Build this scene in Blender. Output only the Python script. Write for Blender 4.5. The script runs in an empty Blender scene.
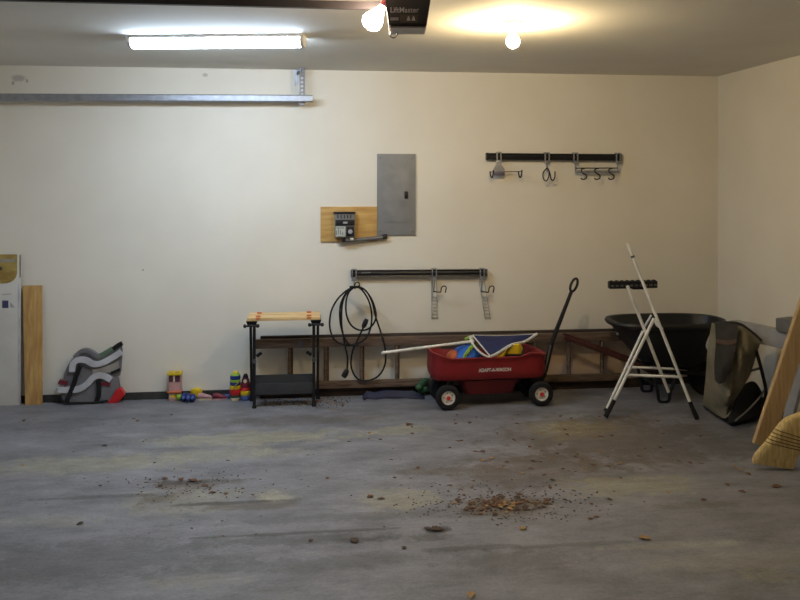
import bpy, bmesh, math, random
from mathutils import Vector, Matrix, noise as mnoise
random.seed(7)
S = bpy.context.scene
COL = S.collection
PI = math.pi

# ------------------------------------------------------------------ camera
FPX = 800.0; TH = math.atan(90/FPX); HOR = 182.0
CAM = Vector((0.0, -6.95, 1.833))
cd = bpy.data.cameras.new('camera'); cam = bpy.data.objects.new('camera', cd); COL.objects.link(cam)
cd.sensor_width = 36.0; cd.lens = 36.0*FPX/800.0; cd.shift_y = -(300-HOR)/800.0
cd.clip_start = 0.05; cd.clip_end = 60
cam.location = CAM; cam.rotation_euler = (PI/2, 0, -TH)
S.camera = cam
# ------------------------------------------------------------------ world / exposure
w = bpy.data.worlds.new('world'); S.world = w; w.use_nodes = True
w.node_tree.nodes['Background'].inputs[0].default_value = (0.75, 0.8, 1.0, 1)
w.node_tree.nodes['Background'].inputs[1].default_value = 0.0
S.view_settings.view_transform = 'Standard'; S.view_settings.look = 'None'
S.view_settings.gamma = 1.0; S.view_settings.use_curve_mapping = False
S.view_settings.exposure = 0.0
E_TUBE, E_BULB, E_OPEN = 63.0, 740.0, 125.0     # emission of the three lamps (their meshes are built below)
C_TUBE, C_BULB, C_OPEN = (0.79, 0.98, 1.22), (1.0, 0.76, 0.42), (1.0, 0.78, 0.56)

# ------------------------------------------------------------------ photo-frame helpers
AX = Vector((math.sin(TH), math.cos(TH), 0)); RX = Vector((math.cos(TH), -math.sin(TH), 0))
def ray(px, py): return AX + RX*((px-400)/FPX) + Vector((0, 0, (HOR-py)/FPX))
def P(px, py, Y):
    r = ray(px, py); return CAM + r*((Y-CAM.y)/r.y)
def D(px, py, d): return CAM + ray(px, py)*d
def F(px, py, z=0.0):
    r = ray(px, py); return CAM + r*((z-CAM.z)/r.z)

# ------------------------------------------------------------------ materials
def lin(c): return tuple(((v/255)/12.92 if v/255 <= 0.04045 else ((v/255+0.055)/1.055)**2.4) for v in c)
def rgba(c): return (*lin(c), 1)
MATS = {}
def mat(name, c, rough=0.6, metal=0.0, c2=None, scale=8.0, stretch=(1, 1, 1), bump=0.0, bscale=60.0, lo=0.35, hi=0.65, spec=0.4):
    m = bpy.data.materials.new(name); m.use_nodes = True; nt = m.node_tree; N = nt.nodes; L = nt.links
    b = N['Principled BSDF']; b.inputs['Roughness'].default_value = rough; b.inputs['Metallic'].default_value = metal
    b.inputs['Specular IOR Level'].default_value = spec
    tc = N.new('ShaderNodeTexCoord'); mp = N.new('ShaderNodeMapping'); mp.inputs['Scale'].default_value = stretch
    L.new(tc.outputs['Object'], mp.inputs['Vector'])
    if c2 is None: c2 = tuple(v*0.9 for v in c)
    nz = N.new('ShaderNodeTexNoise'); nz.inputs['Scale'].default_value = scale; nz.inputs['Detail'].default_value = 4
    L.new(mp.outputs[0], nz.inputs['Vector'])
    mr = N.new('ShaderNodeMapRange'); mr.inputs[1].default_value = lo; mr.inputs[2].default_value = hi
    L.new(nz.outputs['Fac'], mr.inputs[0])
    mx = N.new('ShaderNodeMix'); mx.data_type = 'RGBA'; mx.inputs[6].default_value = rgba(c); mx.inputs[7].default_value = rgba(c2)
    L.new(mr.outputs[0], mx.inputs[0]); L.new(mx.outputs[2], b.inputs['Base Color'])
    if bump:
        n2 = N.new('ShaderNodeTexNoise'); n2.inputs['Scale'].default_value = bscale; L.new(mp.outputs[0], n2.inputs['Vector'])
        bp = N.new('ShaderNodeBump'); bp.inputs['Strength'].default_value = bump; bp.inputs['Distance'].default_value = 0.01
        L.new(n2.outputs['Fac'], bp.inputs['Height']); L.new(bp.outputs[0], b.inputs['Normal'])
    m['mix'] = mx.name; return m
def glow(name, c, e):
    m = bpy.data.materials.new(name); m.use_nodes = True; b = m.node_tree.nodes['Principled BSDF']
    b.inputs['Base Color'].default_value = (0.9, 0.9, 0.9, 1)
    b.inputs['Emission Color'].default_value = (*c, 1); b.inputs['Emission Strength'].default_value = e
    return m
def grain(m, scale, lo, hi, stretch=(1, 1, 1)):
    """fine mottling of the surface's own colour"""
    nt = m.node_tree; N = nt.nodes; L = nt.links; b = N['Principled BSDF']; src = b.inputs['Base Color'].links[0].from_socket
    tc = N.new('ShaderNodeTexCoord'); mp = N.new('ShaderNodeMapping'); mp.inputs['Scale'].default_value = stretch; L.new(tc.outputs['Object'], mp.inputs[0])
    nz = N.new('ShaderNodeTexNoise'); nz.inputs['Scale'].default_value = scale; nz.inputs['Detail'].default_value = 8; nz.inputs['Roughness'].default_value = .75
    L.new(mp.outputs[0], nz.inputs['Vector'])
    mr = N.new('ShaderNodeMapRange'); mr.inputs[1].default_value = .3; mr.inputs[2].default_value = .7; mr.inputs[3].default_value = lo; mr.inputs[4].default_value = hi
    L.new(nz.outputs['Fac'], mr.inputs[0])
    mx = N.new('ShaderNodeMix'); mx.data_type = 'RGBA'; mx.blend_type = 'MULTIPLY'; mx.inputs[0].default_value = 1
    L.new(src, mx.inputs[6]); L.new(mr.outputs[0], mx.inputs[7]); L.new(mx.outputs[2], b.inputs['Base Color'])
def stains_and_shade(m, lst):
    """stains with a shape of their own, or painted-in shade: (cx, cy, rx, ry, colour, strength, raggedness, axis) ellipses broken up by noise; axis 'xy' or 'xz'"""
    nt = m.node_tree; N = nt.nodes; L = nt.links; b = N['Principled BSDF']
    tc = N.new('ShaderNodeTexCoord'); src = b.inputs['Base Color'].links[0].from_socket
    nz = N.new('ShaderNodeTexNoise'); nz.inputs['Scale'].default_value = 6.5; nz.inputs['Detail'].default_value = 10; nz.inputs['Roughness'].default_value = 0.78
    L.new(tc.outputs['Object'], nz.inputs['Vector'])
    for (cx, cy, rx, ry, c, st, rg, ax) in lst:
        sb = N.new('ShaderNodeVectorMath'); sb.operation = 'SUBTRACT'
        sb.inputs[1].default_value = (cx, cy, 0) if ax == 'xy' else (cx, 0, cy)
        L.new(tc.outputs['Object'], sb.inputs[0])
        ml = N.new('ShaderNodeVectorMath'); ml.operation = 'MULTIPLY'
        ml.inputs[1].default_value = (1/rx, 1/ry, 0) if ax == 'xy' else (1/rx, 0, 1/ry)
        L.new(sb.outputs[0], ml.inputs[0])
        ln = N.new('ShaderNodeVectorMath'); ln.operation = 'LENGTH'; L.new(ml.outputs[0], ln.inputs[0])
        ma = N.new('ShaderNodeMath'); ma.operation = 'MULTIPLY_ADD'; ma.inputs[1].default_value = rg*1.0
        L.new(nz.outputs['Fac'], ma.inputs[0]); L.new(ln.outputs['Value'], ma.inputs[2])
        mr = N.new('ShaderNodeMapRange'); mr.interpolation_type = 'SMOOTHSTEP'
        mr.inputs[1].default_value = 0.45+rg*0.5; mr.inputs[2].default_value = 1.05+rg*0.5
        mr.inputs[3].default_value = st; mr.inputs[4].default_value = 0
        L.new(ma.outputs[0], mr.inputs[0])
        mx = N.new('ShaderNodeMix'); mx.data_type = 'RGBA'; mx.inputs[7].default_value = rgba(c)
        L.new(mr.outputs[0], mx.inputs[0]); L.new(src, mx.inputs[6]); src = mx.outputs[2]
    L.new(src, b.inputs['Base Color'])

M = {}
M['wall'] = mat('wall_paint', (231, 226, 213), 0.75, c2=(226, 220, 206), scale=1.6, bump=0.05, bscale=90)
M['white_wall'] = mat('white_bounce_paint', (240, 240, 238), 0.7)
M['ceiling'] = mat('ceiling_paint', (222, 219, 210), 0.85, c2=(214, 211, 202), scale=1.2)
M['baseboard'] = mat('grey_base_strip', (62, 62, 58), 0.7, c2=(48, 48, 46), scale=12)
M['floor'] = mat('painted_concrete', (138, 139, 146), 0.5, c2=(103, 103, 106), scale=3.2, stretch=(0.7, 1.5, 1), bump=0.2, bscale=45, lo=0.25, hi=0.75)
M['galv'] = mat('galvanised_steel', (170, 172, 178), 0.5, 0.85, scale=20)
M['galv_dark'] = mat('punched_steel', (110, 110, 116), 0.45, 0.8)
M['white_metal'] = mat('white_enamel', (228, 228, 228), 0.4)
M['tube'] = glow('lit_diffuser', C_TUBE, E_TUBE)
M['bulb'] = glow('lit_bulb', C_BULB, E_BULB)
M['obulb'] = glow('lit_opener_bulb', C_OPEN, E_OPEN)
M['porcelain'] = mat('porcelain', (225, 222, 215), 0.25)
M['opener'] = mat('charcoal_plastic', (52, 47, 49), 0.45, c2=(44, 40, 42))
M['opener_grey'] = mat('grey_lens_plastic', (150, 144, 142), 0.35)
M['print_grey'] = mat('grey_print', (178, 172, 176), 0.6)
M['panel'] = mat('grey_panel_paint', (133, 133, 133), 0.5, c2=(126, 126, 127))
M['panel_in'] = mat('grey_panel_door', (138, 138, 138), 0.5)
M['black'] = mat('black_plastic', (26, 26, 28), 0.45)
M['black_matte'] = mat('black_rubber', (22, 22, 23), 0.8)
M['steel'] = mat('black_steel', (38, 39, 42), 0.4, 0.3)
M['ply'] = mat('plywood', (208, 172, 104), 0.65, c2=(178, 134, 72), scale=3.5, stretch=(1.2, 4, 9), lo=0.3, hi=0.7)
M['ply_v'] = mat('plywood_upright', (208, 170, 108), 0.65, c2=(172, 128, 72), scale=4, stretch=(9, 4, 1.3), lo=0.3, hi=0.7)
M['lumber'] = mat('pine_board', (200, 172, 128), 0.65, c2=(172, 142, 100), scale=5, stretch=(9, 9, .8), lo=0.35, hi=0.75)
M['jaw'] = mat('jaw_wood', (226, 194, 140), 0.55, c2=(206, 170, 116), scale=5, stretch=(1, 8, 8))
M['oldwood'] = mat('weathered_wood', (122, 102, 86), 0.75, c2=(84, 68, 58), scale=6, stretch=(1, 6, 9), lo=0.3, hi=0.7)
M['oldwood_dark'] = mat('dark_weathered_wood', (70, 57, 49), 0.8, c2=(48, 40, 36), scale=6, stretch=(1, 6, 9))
M['redwood'] = mat('red_brown_handle', (84, 42, 38), 0.5, c2=(60, 31, 29), scale=6, stretch=(1, 8, 8))
M['orange'] = mat('orange_plastic', (214, 112, 62), 0.5)
M['box_white'] = mat('white_carton', (214, 212, 206), 0.7, c2=(206, 203, 196), scale=5)
M['kraft'] = mat('grey_kraft_card', (120, 112, 96), 0.8)
M['print_yellow'] = mat('yellow_brown_print', (190, 168, 96), 0.6, c2=(150, 122, 62), scale=7, stretch=(1, 1, 2))
M['print_blue'] = mat('blue_print', (66, 68, 104), 0.6)
M['print_dark'] = mat('dark_print', (74, 62, 48), 0.6)
M['seat_shell'] = mat('grey_seat_shell', (126, 124, 127), 0.6, c2=(112, 110, 113))
M['seat_light'] = mat('light_grey_plastic', (206, 206, 210), 0.4)
M['seat_pad'] = mat('beige_grey_pad', (160, 152, 142), 0.85)
M['seat_green'] = mat('green_grey_fabric', (104, 124, 104), 0.9)
M['red_plastic'] = mat('red_plastic', (206, 40, 44), 0.4)
M['wagon'] = mat('wagon_red', (132, 30, 34), 0.5, c2=(122, 27, 31))
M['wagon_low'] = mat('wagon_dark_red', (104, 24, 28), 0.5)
M['hub'] = mat('white_hub', (226, 222, 214), 0.4)
M['navy'] = mat('navy_cloth', (44, 50, 92), 0.85, c2=(38, 43, 80), bump=0.1)
M['white_trim'] = mat('white_trim', (220, 218, 210), 0.7)
M['blue'] = mat('bright_blue', (36, 98, 190), 0.6, c2=(28, 78, 166))
M['yellow'] = mat('yellow_plastic', (228, 196, 36), 0.5)
M['lime'] = mat('lime_plastic', (156, 196, 66), 0.5)
M['green'] = mat('green_plastic', (60, 100, 66), 0.5)
M['orange_ball'] = mat('orange_ball', (196, 104, 60), 0.5)
M['barrow'] = mat('black_barrow_plastic', (30, 30, 31), 0.42, c2=(36, 36, 37))
M['stand_white'] = mat('white_stand_paint', (238, 237, 232), 0.4)
M['khaki'] = mat('khaki_mesh_cloth', (132, 125, 104), 0.9, c2=(106, 100, 83), scale=5, bump=0.35, bscale=12)
M['darkmesh'] = mat('dark_mesh_cloth', (56, 53, 48), 0.9, c2=(44, 42, 39), scale=9, bump=0.2)
M['pale_flap'] = mat('pale_grey_cloth', (150, 147, 140), 0.9)
M['bench'] = mat('grey_bench_metal', (152, 152, 153), 0.5, 0.1)
M['bench_dark'] = mat('dark_grey_case', (112, 111, 110), 0.5)
M['straw'] = mat('broom_straw', (234, 208, 146), 0.8, c2=(200, 172, 110), scale=9, stretch=(7, 7, 1.0), bump=0.5, bscale=30)
M['stitch'] = mat('dark_stitching', (96, 74, 40), 0.8)
M['leaf'] = mat('brown_leaf', (122, 86, 58), 0.8, c2=(92, 62, 42), scale=30)
M['leaf_tan'] = mat('tan_leaf', (176, 142, 96), 0.8, c2=(146, 112, 72), scale=30)
M['leaf_dark'] = mat('dark_leaf', (84, 66, 54), 0.8)
M['navy_cloth2'] = mat('dark_blue_plastic_sheet', (30, 35, 66), 0.6, c2=(22, 26, 46), bump=0.2)
M['purple'] = mat('purple_brown_plastic', (104, 60, 78), 0.5)
M['pink'] = mat('dusty_pink', (196, 152, 150), 0.7)
M['maroon'] = mat('maroon_plastic', (120, 36, 52), 0.5)
M['dkblue'] = mat('dark_blue_plastic', (36, 58, 128), 0.5)
M['ltblue'] = mat('light_blue_plastic', (92, 112, 180), 0.5)
M['skin_toy'] = mat('cream_plastic', (222, 208, 176), 0.5)
M['cream'] = mat('cream_label', (196, 200, 190), 0.5)

# ------------------------------------------------------------------ mesh helpers
def box(bm, a, b, bev=0.0):
    """axis aligned box between corners a and b"""
    a = Vector(a); b = Vector(b)
    r = bmesh.ops.create_cube(bm, size=1.0, matrix=Matrix.Translation((a+b)/2) @ Matrix.Diagonal((*[abs(x) for x in (b-a)], 1)))
    if bev:
        es = list({e for v in r['verts'] for e in v.link_edges})
        bmesh.ops.bevel(bm, geom=es, offset=bev, segments=2, affect='EDGES', profile=0.6)
def hexa(bm, lo, hi, bev=0.0):
    """solid between two quads with the same winding"""
    vs = [bm.verts.new(p) for p in list(lo)+list(hi)]
    bm.faces.new(vs[3::-1]); bm.faces.new(vs[4:8])
    for i in range(4):
        j = (i+1) % 4; bm.faces.new((vs[i], vs[j], vs[4+j], vs[4+i]))
    if bev:
        es = list({e for v in vs for e in v.link_edges})
        bmesh.ops.bevel(bm, geom=es, offset=bev, segments=2, affect='EDGES')
def rings(bm, rs, cap=True, closed=True):
    """loft through rings with the same number of points"""
    V = [[bm.verts.new(p) for p in r] for r in rs]; n = len(rs[0])
    for a, b in zip(V, V[1:]):
        for i in range(n if closed else n-1):
            j = (i+1) % n; bm.faces.new((a[i], a[j], b[j], b[i]))
    if cap:
        bm.faces.new(V[0][::-1]); bm.faces.new(V[-1])
    return V
def smooth_path(pts, k=6, closed=False):
    pts = [Vector(p) for p in pts]; out = []; n = len(pts)
    for i in range(n if closed else n-1):
        if closed: p0, p1, p2, p3 = pts[i-1], pts[i], pts[(i+1) % n], pts[(i+2) % n]
        else: p0, p1, p2, p3 = pts[max(i-1, 0)], pts[i], pts[i+1], pts[min(i+2, n-1)]
        for s in range(k):
            t = s/k
            out.append(0.5*((2*p1)+(p2-p0)*t+(2*p0-5*p1+4*p2-p3)*t*t+(3*p1-p0-3*p2+p3)*t**3))
    if not closed: out.append(pts[-1])
    return out
def tube(bm, pts, r, seg=8, closed=False, flat=1.0):
    pts = [Vector(p) for p in pts]; n = len(pts)
    rr = r if isinstance(r, (list, tuple)) else [r]*n
    rs = []; prev = None
    for i in range(n):
        if closed: t = pts[(i+1) % n]-pts[i-1]
        else: t = pts[min(i+1, n-1)]-pts[max(i-1, 0)]
        t.normalize()
        if prev is None:
            u = t.orthogonal() if abs(t.y) > 0.9 else t.cross(Vector((0, 1, 0)))
        else: u = prev - t*prev.dot(t)
        u.normalize(); prev = u; v = t.cross(u)
        rs.append([pts[i]+(u*math.cos(2*PI*k/seg)+v*flat*math.sin(2*PI*k/seg))*rr[i] for k in range(seg)])
    if closed:
        rs.append(rs[0]); 
        V = [[bm.verts.new(p) for p in q] for q in rs[:-1]]; V.append(V[0])
        for a, b in zip(V, V[1:]):
            for k in range(seg):
                j = (k+1) % seg; bm.faces.new((a[k], a[j], b[j], b[k]))
    else: rings(bm, rs)
def lathe(bm, prof, o, axis=(0, 0, 1), seg=20):
    """profile of (radius, height) turned about an axis through o"""
    ax = Vector(axis).normalized(); u = ax.orthogonal().normalized(); v = ax.cross(u); o = Vector(o)
    rings(bm, [[o+ax*h+(u*math.cos(2*PI*k/seg)+v*math.sin(2*PI*k/seg))*max(r, 1e-4) for k in range(seg)] for r, h in prof])
def ball(bm, c, r, sc=(1, 1, 1), seg=16):
    bmesh.ops.create_uvsphere(bm, u_segments=seg, v_segments=seg//2+2, radius=1.0, matrix=Matrix.Translation(c) @ Matrix.Diagonal((r*sc[0], r*sc[1], r*sc[2], 1)))
def prism(bm, pts, off, bev=0.0):
    """polygon (3D points in a plane) swept along off"""
    off = Vector(off); a = [bm.verts.new(p) for p in pts]; b = [bm.verts.new(Vector(p)+off) for p in pts]; n = len(a)
    bm.faces.new(a); bm.faces.new(b[::-1])
    for i in range(n):
        j = (i+1) % n; bm.faces.new((a[j], a[i], b[i], b[j]))
    if bev:
        es = [e for v in a+b for e in v.link_edges]
        bmesh.ops.bevel(bm, geom=list(set(es)), offset=bev, segments=2, affect='EDGES')
def bar(bm, a, b, w, t, up=(0, 0, 1), bev=0.0):
    """rectangular bar from a to b; w across up, t along the other axis"""
    a = Vector(a); b = Vector(b); d = (b-a).normalized(); s = d.cross(Vector(up)).normalized(); u = s.cross(d)
    q = [s*t/2*i+u*w/2*j for i, j in ((-1, -1), (1, -1), (1, 1), (-1, 1))]
    hexa(bm, [a+x for x in q], [b+x for x in q], bev)
def B(): return bmesh.new()
def obj(name, bm, m, parent=None, smooth=True):
    bmesh.ops.recalc_face_normals(bm, faces=bm.faces[:])
    me = bpy.data.meshes.new(name)
    org = Vector((0, 0, 0))
    if parent is None:
        xs = [v.co for v in bm.verts]
        org = Vector(((min(c.x for c in xs)+max(c.x for c in xs))/2, (min(c.y for c in xs)+max(c.y for c in xs))/2, min(c.z for c in xs)))
        bmesh.ops.translate(bm, verts=bm.verts[:], vec=-org)
    bm.to_mesh(me); bm.free(); me.materials.append(M[m] if isinstance(m, str) else m)
    if smooth:
        for p in me.polygons: p.use_smooth = True
        try: me.set_sharp_from_angle(angle=math.radians(38))
        except Exception: pass
    o = bpy.data.objects.new(name, me); COL.objects.link(o)
    if parent is not None:
        o.parent = parent
        if parent.type == 'EMPTY': o.location = -parent.location
        elif parent.parent is None: o.location = -parent.location
    else: o.location = org
    return o
def thing(name, label, cat, loc, group=None):
    o = bpy.data.objects.new(name, None); COL.objects.link(o); o.location = loc; o.empty_display_size = 0.05
    o['label'] = label; o['category'] = cat
    if group: o['group'] = group
    return o
def tag(o, label, cat, group=None, kind=None):
    o['label'] = label; o['category'] = cat
    if group: o['group'] = group
    if kind: o['kind'] = kind
    return o
def struct(name, bm, m, smooth=False):
    me = bpy.data.meshes.new(name); bmesh.ops.recalc_face_normals(bm, faces=bm.faces[:]); bm.to_mesh(me); bm.free(); me.materials.append(M[m])
    o = bpy.data.objects.new(name, me); COL.objects.link(o); o['kind'] = 'structure'; return o
def text_obj(name, s, size, origin, right, up, m, parent, width=None, depth=0.001, bold=0.0):
    cu = bpy.data.curves.new(name, 'FONT'); cu.body = s; cu.size = size; cu.extrude = depth; cu.align_x = 'CENTER'; cu.align_y = 'CENTER'; cu.offset = bold
    to = bpy.data.objects.new(name+'_tmp', cu); COL.objects.link(to)
    dg = bpy.context.evaluated_depsgraph_get(); me = bpy.data.meshes.new_from_object(to.evaluated_get(dg))
    bpy.data.objects.remove(to); bpy.data.curves.remove(cu)
    right = Vector(right).normalized(); up = Vector(up).normalized(); n = right.cross(up)
    xs = [v.co.x for v in me.vertices]; sc = 1.0 if width is None else width/(max(xs)-min(xs))
    for v in me.vertices:
        c = v.co.copy(); v.co = Vector(origin)+right*c.x*sc+up*c.y+n*c.z
    me.name = name; me.materials.clear(); me.materials.append(M[m])
    o = bpy.data.objects.new(name, me); COL.objects.link(o); o.parent = parent
    if parent.type == 'EMPTY' or parent.parent is None: o.location = -parent.location
    return o

# ================================================================== THE ROOM
H = 2.80; XR = 3.71; XL = -2.95; YF = -8.2
bm = B(); box(bm, (XL-.1, YF-.1, -.12), (XR+.1, .1, 0)); floor = struct('floor', bm, 'floor')
bm = B(); box(bm, (XL-.1, YF-.1, H), (XR+.1, .1, H+.1)); struct('ceiling', bm, 'ceiling')
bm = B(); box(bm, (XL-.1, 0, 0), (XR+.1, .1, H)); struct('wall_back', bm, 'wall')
bm = B(); box(bm, (XR, YF, 0), (XR+.1, 0, H)); struct('wall_right', bm, 'wall')
bm = B(); box(bm, (XL-.1, YF, 0), (XL, 0, H)); struct('wall_left', bm, 'white_wall')  # unseen left wall, set close and whitened to bounce light
bm = B(); box(bm, (XL-.1, YF-.1, 0), (XR+.1, YF, H)); struct('wall_front', bm, 'wall')
bm = B(); box(bm, (XL, -.016, 0), (XR-.016, 0, .062), .004); struct('baseboard_back', bm, 'baseboard')
bm = B(); box(bm, (XR-.016, YF, 0), (XR, 0, .062), .004); struct('baseboard_right', bm, 'baseboard')

# floor stains (worn and dirty patches that lie in the concrete)
def st(px, py, rx, ry, c, s, rg=1.6):
    rg *= 2.3; s = min(.95, s*(1.25 if sum(c) > 330 else 1.2))
    p = F(px, py); d = (p-CAM).dot(AX); k = 800/d
    return (p.x, p.y, rx/k, ry*d/((py-HOR)) if True else 0, c, s, rg, 'xy')
TAN = (152, 148, 128); BRN = (88, 74, 58); DRK = (62, 58, 56); LGT = (160, 156, 138); GRY = (96, 96, 99)
stains_and_shade(M['floor'], [
    st(250, 438, 120, 9, TAN, .55), st(90, 464, 120, 11, TAN, .45), st(190, 500, 80, 16, TAN, .35), st(215, 455, 110, 8, TAN, .35),
    st(275, 497, 22, 8, LGT, .6, 1.0), st(265, 452, 20, 4, LGT, .4), st(395, 500, 45, 14, TAN, .5), st(400, 430, 40, 6, TAN, .5),
    st(575, 429, 60, 10, (162, 154, 126), .75, 1.2), st(620, 440, 130, 30, BRN, .5, 1.8), st(540, 470, 110, 20, BRN, .42, 1.8),
    st(630, 486, 80, 12, TAN, .5, 1.6), st(190, 483, 55, 6, BRN, .6, 1.6), st(160, 500, 22, 10, BRN, .55, 1.8), st(255, 505, 60, 5, BRN, .4, 1.8),
    st(500, 506, 60, 12, BRN, .7, 1.4), st(437, 530, 16, 5, DRK, .85, .9), st(430, 537, 26, 5, DRK, .5, 1.4), st(360, 540, 36, 4, DRK, .5, 1.3),
    st(300, 540, 130, 6, DRK, .3, 1.8), st(290, 565, 160, 9, GRY, .5, 1.8), st(90, 560, 160, 26, GRY, .5, 1.8), st(60, 425, 60, 8, GRY, .5),
    st(330, 518, 160, 5, GRY, .5, 1.6), st(520, 560, 90, 12, GRY, .5, 1.8), st(720, 445, 70, 18, GRY, .6, 1.6), st(740, 560, 120, 14, TAN, .25, 1.8),
    st(205, 580, 60, 8, TAN, .25, 1.8), st(770, 575, 40, 8, TAN, .3, 1.8), st(680, 545, 120, 4, LGT, .3, 1.8), st(50, 520, 60, 8, TAN, .25, 1.8),
    st(300, 420, 120, 6, BRN, .3, 1.8), st(225, 503, 80, 2.2, DRK, .6, 1.0), st(300, 533, 130, 2, DRK, .5, 1.0), st(95, 497, 90, 2.4, DRK, .4, 1.0), st(190, 482, 40, 3, DRK, .6, 1.2), st(470, 548, 60, 3, DRK, .4, 1.2), st(570, 545, 110, 2.4, DRK, .3, 1.2), st(460, 470, 80, 5, BRN, .4, 1.4), st(700, 505, 60, 4, BRN, .4, 1.4)])
grain(M['floor'], 9, .72, 1.25, (.6, 1.3, 1)); grain(M['floor'], 55, .8, 1.18)
stains_and_shade(M['wall'], [
    (P(19, 78, 0).x, P(19, 78, 0).z, .07, .035, (130, 126, 122), .45, 1.4, 'xz'), (P(13, 83, 0).x, P(13, 83, 0).z, .014, .022, (110, 106, 104), .5, .5, 'xz'),
    (P(27, 81, 0).x, P(27, 81, 0).z, .014, .02, (110, 106, 104), .5, .5, 'xz'), (P(205, 75, 0).x, P(205, 75, 0).z, .03, .02, (130, 126, 116), .5, 1.2, 'xz'),
    (P(143, 270, 0).x, P(143, 270, 0).z, .01, .01, (110, 106, 98), .6, .5, 'xz'),
    (2.3, .1, 1.5, .4, (190, 150, 112), .6, 1.4, 'xz')])  # ladder shade and warm bounce painted into the lower wall colour

# ================================================================== OVERHEAD
# galvanised door track along the back wall
Yt = -.13
t = thing('door_track', 'long galvanised overhead door track running along the cream wall, near the ceiling', 'door track', P(150, 98, Yt))
a, b = P(-39, 97.3, Yt), P(312.5, 98.7, Yt)
bm = B()
prof = [(-.001, .030), (-.022, .030), (-.028, .022), (-.028, -.022), (-.022, -.030), (-.001, -.030), (-.001, -.024), (-.020, -.024), (-.023, -.020), (-.023, .020), (-.020, .024), (-.001, .024)]
rings(bm, [[q+Vector((0, y, z)) for y, z in prof] for q in (a, b)])
obj('rail', bm, 'galv', t, False)
h0 = P(302, 98, Yt)
bm = B()
for k in range(15):   # punched angle iron: rungs of metal between holes
    pass
top = H; bot = h0.z-.06
for s in (-1, 1): box(bm, (h0.x+s*.016-.006, Yt+.004, bot), (h0.x+s*.016+.006, Yt+.008, top))
z = bot
while z < top-.01:
    box(bm, (h0.x-.016, Yt+.0041, z), (h0.x+.016, Yt+.0079, min(z+.014, top))); z += .034
box(bm, (h0.x+.021, Yt+.004, bot), (h0.x+.024, Yt+.03, top))
obj('hanger', bm, 'galv_dark', t, False)
h1 = P(297, 85, -.01)
bm = B(); box(bm, (h1.x-.02, -.006, h1.z), (h1.x+.012, 0, H-.002)); box(bm, (h1.x-.02, -.03, h1.z), (h1.x-.012, -.006, h1.z+.03)); obj('wall_bracket', bm, 'galv', t, False)
bm = B(); bar(bm, (h1.x, -.006, h1.z+.1), (h0.x, Yt+.004, h1.z+.1), .03, .003); obj('brace', bm, 'galv_dark', t, False)

# fluorescent fixture
fa, fb = D(130.5, 44, 5.33), D(304.5, 45.5, 5.27)
fa.z = fb.z = H
dirx = (fb-fa).normalized(); side = dirx.cross(Vector((0, 0, 1)))
t = thing('fluorescent_light', 'lit white strip fluorescent light with wraparound diffuser fixed to the ceiling', 'light', (fa+fb)/2)
def frow(prof, a, b):
    return [[q+side*y+Vector((0, 0, z)) for y, z in prof] for q in (a, b)]
bm = B(); rings(bm, frow([(-.075, 0), (.075, 0), (.075, -.022), (-.075, -.022)], fa, fb)); obj('housing', bm, 'white_metal', t, False)
bm = B(); pr = [(-.07, -.0225)]+[(-.07*math.cos(PI*k/10), -.030-.05*math.sin(PI*k/10)) for k in range(11)]+[(.07, -.0225)]
rings(bm, frow(pr, fa+dirx*.022, fb-dirx*.022)); obj('diffuser', bm, 'tube', t)
for e0, e1 in ((fa, fa+dirx*.021), (fb-dirx*.021, fb)):
    bm = B(); rings(bm, frow([(y*1.06, -.0225 if z > -.025 else z*1.03) for y, z in pr], e0, e1)); obj('end_cap', bm, 'white_metal', t)

# bare bulb on the ceiling
c = D(513, 22, 4.83); c.z = H
t = thing('ceiling_bulb', 'glowing bare warm light bulb in a round ceiling socket, right of the door opener', 'light', c)
bm = B(); lathe(bm, [(.001, 0), (.058, 0), (.060, -.012), (.046, -.028), (.030, -.046), (.027, -.05), (.001, -.05)], c); obj('socket', bm, 'porcelain', t)
bm = B(); lathe(bm, [(.012, -.0505), (.014, -.066), (.022, -.080), (.034, -.096), (.040, -.114), (.039, -.132), (.030, -.148), (.014, -.157), (.001, -.159)], c); obj('bulb', bm, 'bulb', t)

# garage door opener
d0 = 3.85
o0 = D(404, 20, d0)
t = thing('garage_door_opener', 'dark garage door opener hanging from the ceiling with lit bulb and long rail', 'door opener', (o0.x, o0.y, D(404, 33, d0).z))
def OP(px, py, dy=0): return D(px, py, d0)+AX*dy
def oslab(poly, y0, y1, m, name, bev=0.004):
    bm = B(); prism(bm, [OP(px, py, y0) for px, py in poly], AX*(y1-y0), bev); return obj(name, bm, m, t)
oslab([(384, -14), (432, -14), (431, -2), (426.5, 26.2), (389, 26.2), (386.5, 10)], 0, .17, 'opener', 'body', .006)
oslab([(388, 26.4), (426.3, 26.4), (425, 28), (389.5, 28)], .0, .17, 'opener_grey', 'bottom_lens', .002)
oslab([(389.5, 5.5), (423.5, 5.5), (423, 24.5), (389.5, 24.5)], -.006, -.0001, 'opener', 'face_plate', .002)
bm = B(); prism(bm, [OP(400, 15, -.0075), OP(418, 15, -.0075), OP(418, 23, -.0075), OP(400, 23, -.0075)], AX*.001)
obj('face_label', bm, mat('olive_label', (78, 70, 58), .6), t)
text_obj('lettering', 'LiftMaster', .036, OP(404.5, 10.5, -.0076), RX, (0, 0, 1), 'print_grey', t, width=.137, bold=.0004)
for q in (408.5, 413.5):
    bm = B(); prism(bm, [OP(q-2, 21, -.0095), OP(q+2, 21, -.0095), OP(q+.4, 16.5, -.0095), OP(q-.4, 16.5, -.0095)], AX*.001); obj('label_triangle', bm, 'print_grey', t)
for px, py in ((390.5, 20.5), (390.5, 18.8)): bm = B(); prism(bm, [OP(px, py, -.0085), OP(px+8, py, -.0085), OP(px+8, py-.8, -.0085), OP(px, py-.8, -.0085)], AX*.001); obj('label_line', bm, 'print_grey', t)

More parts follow.
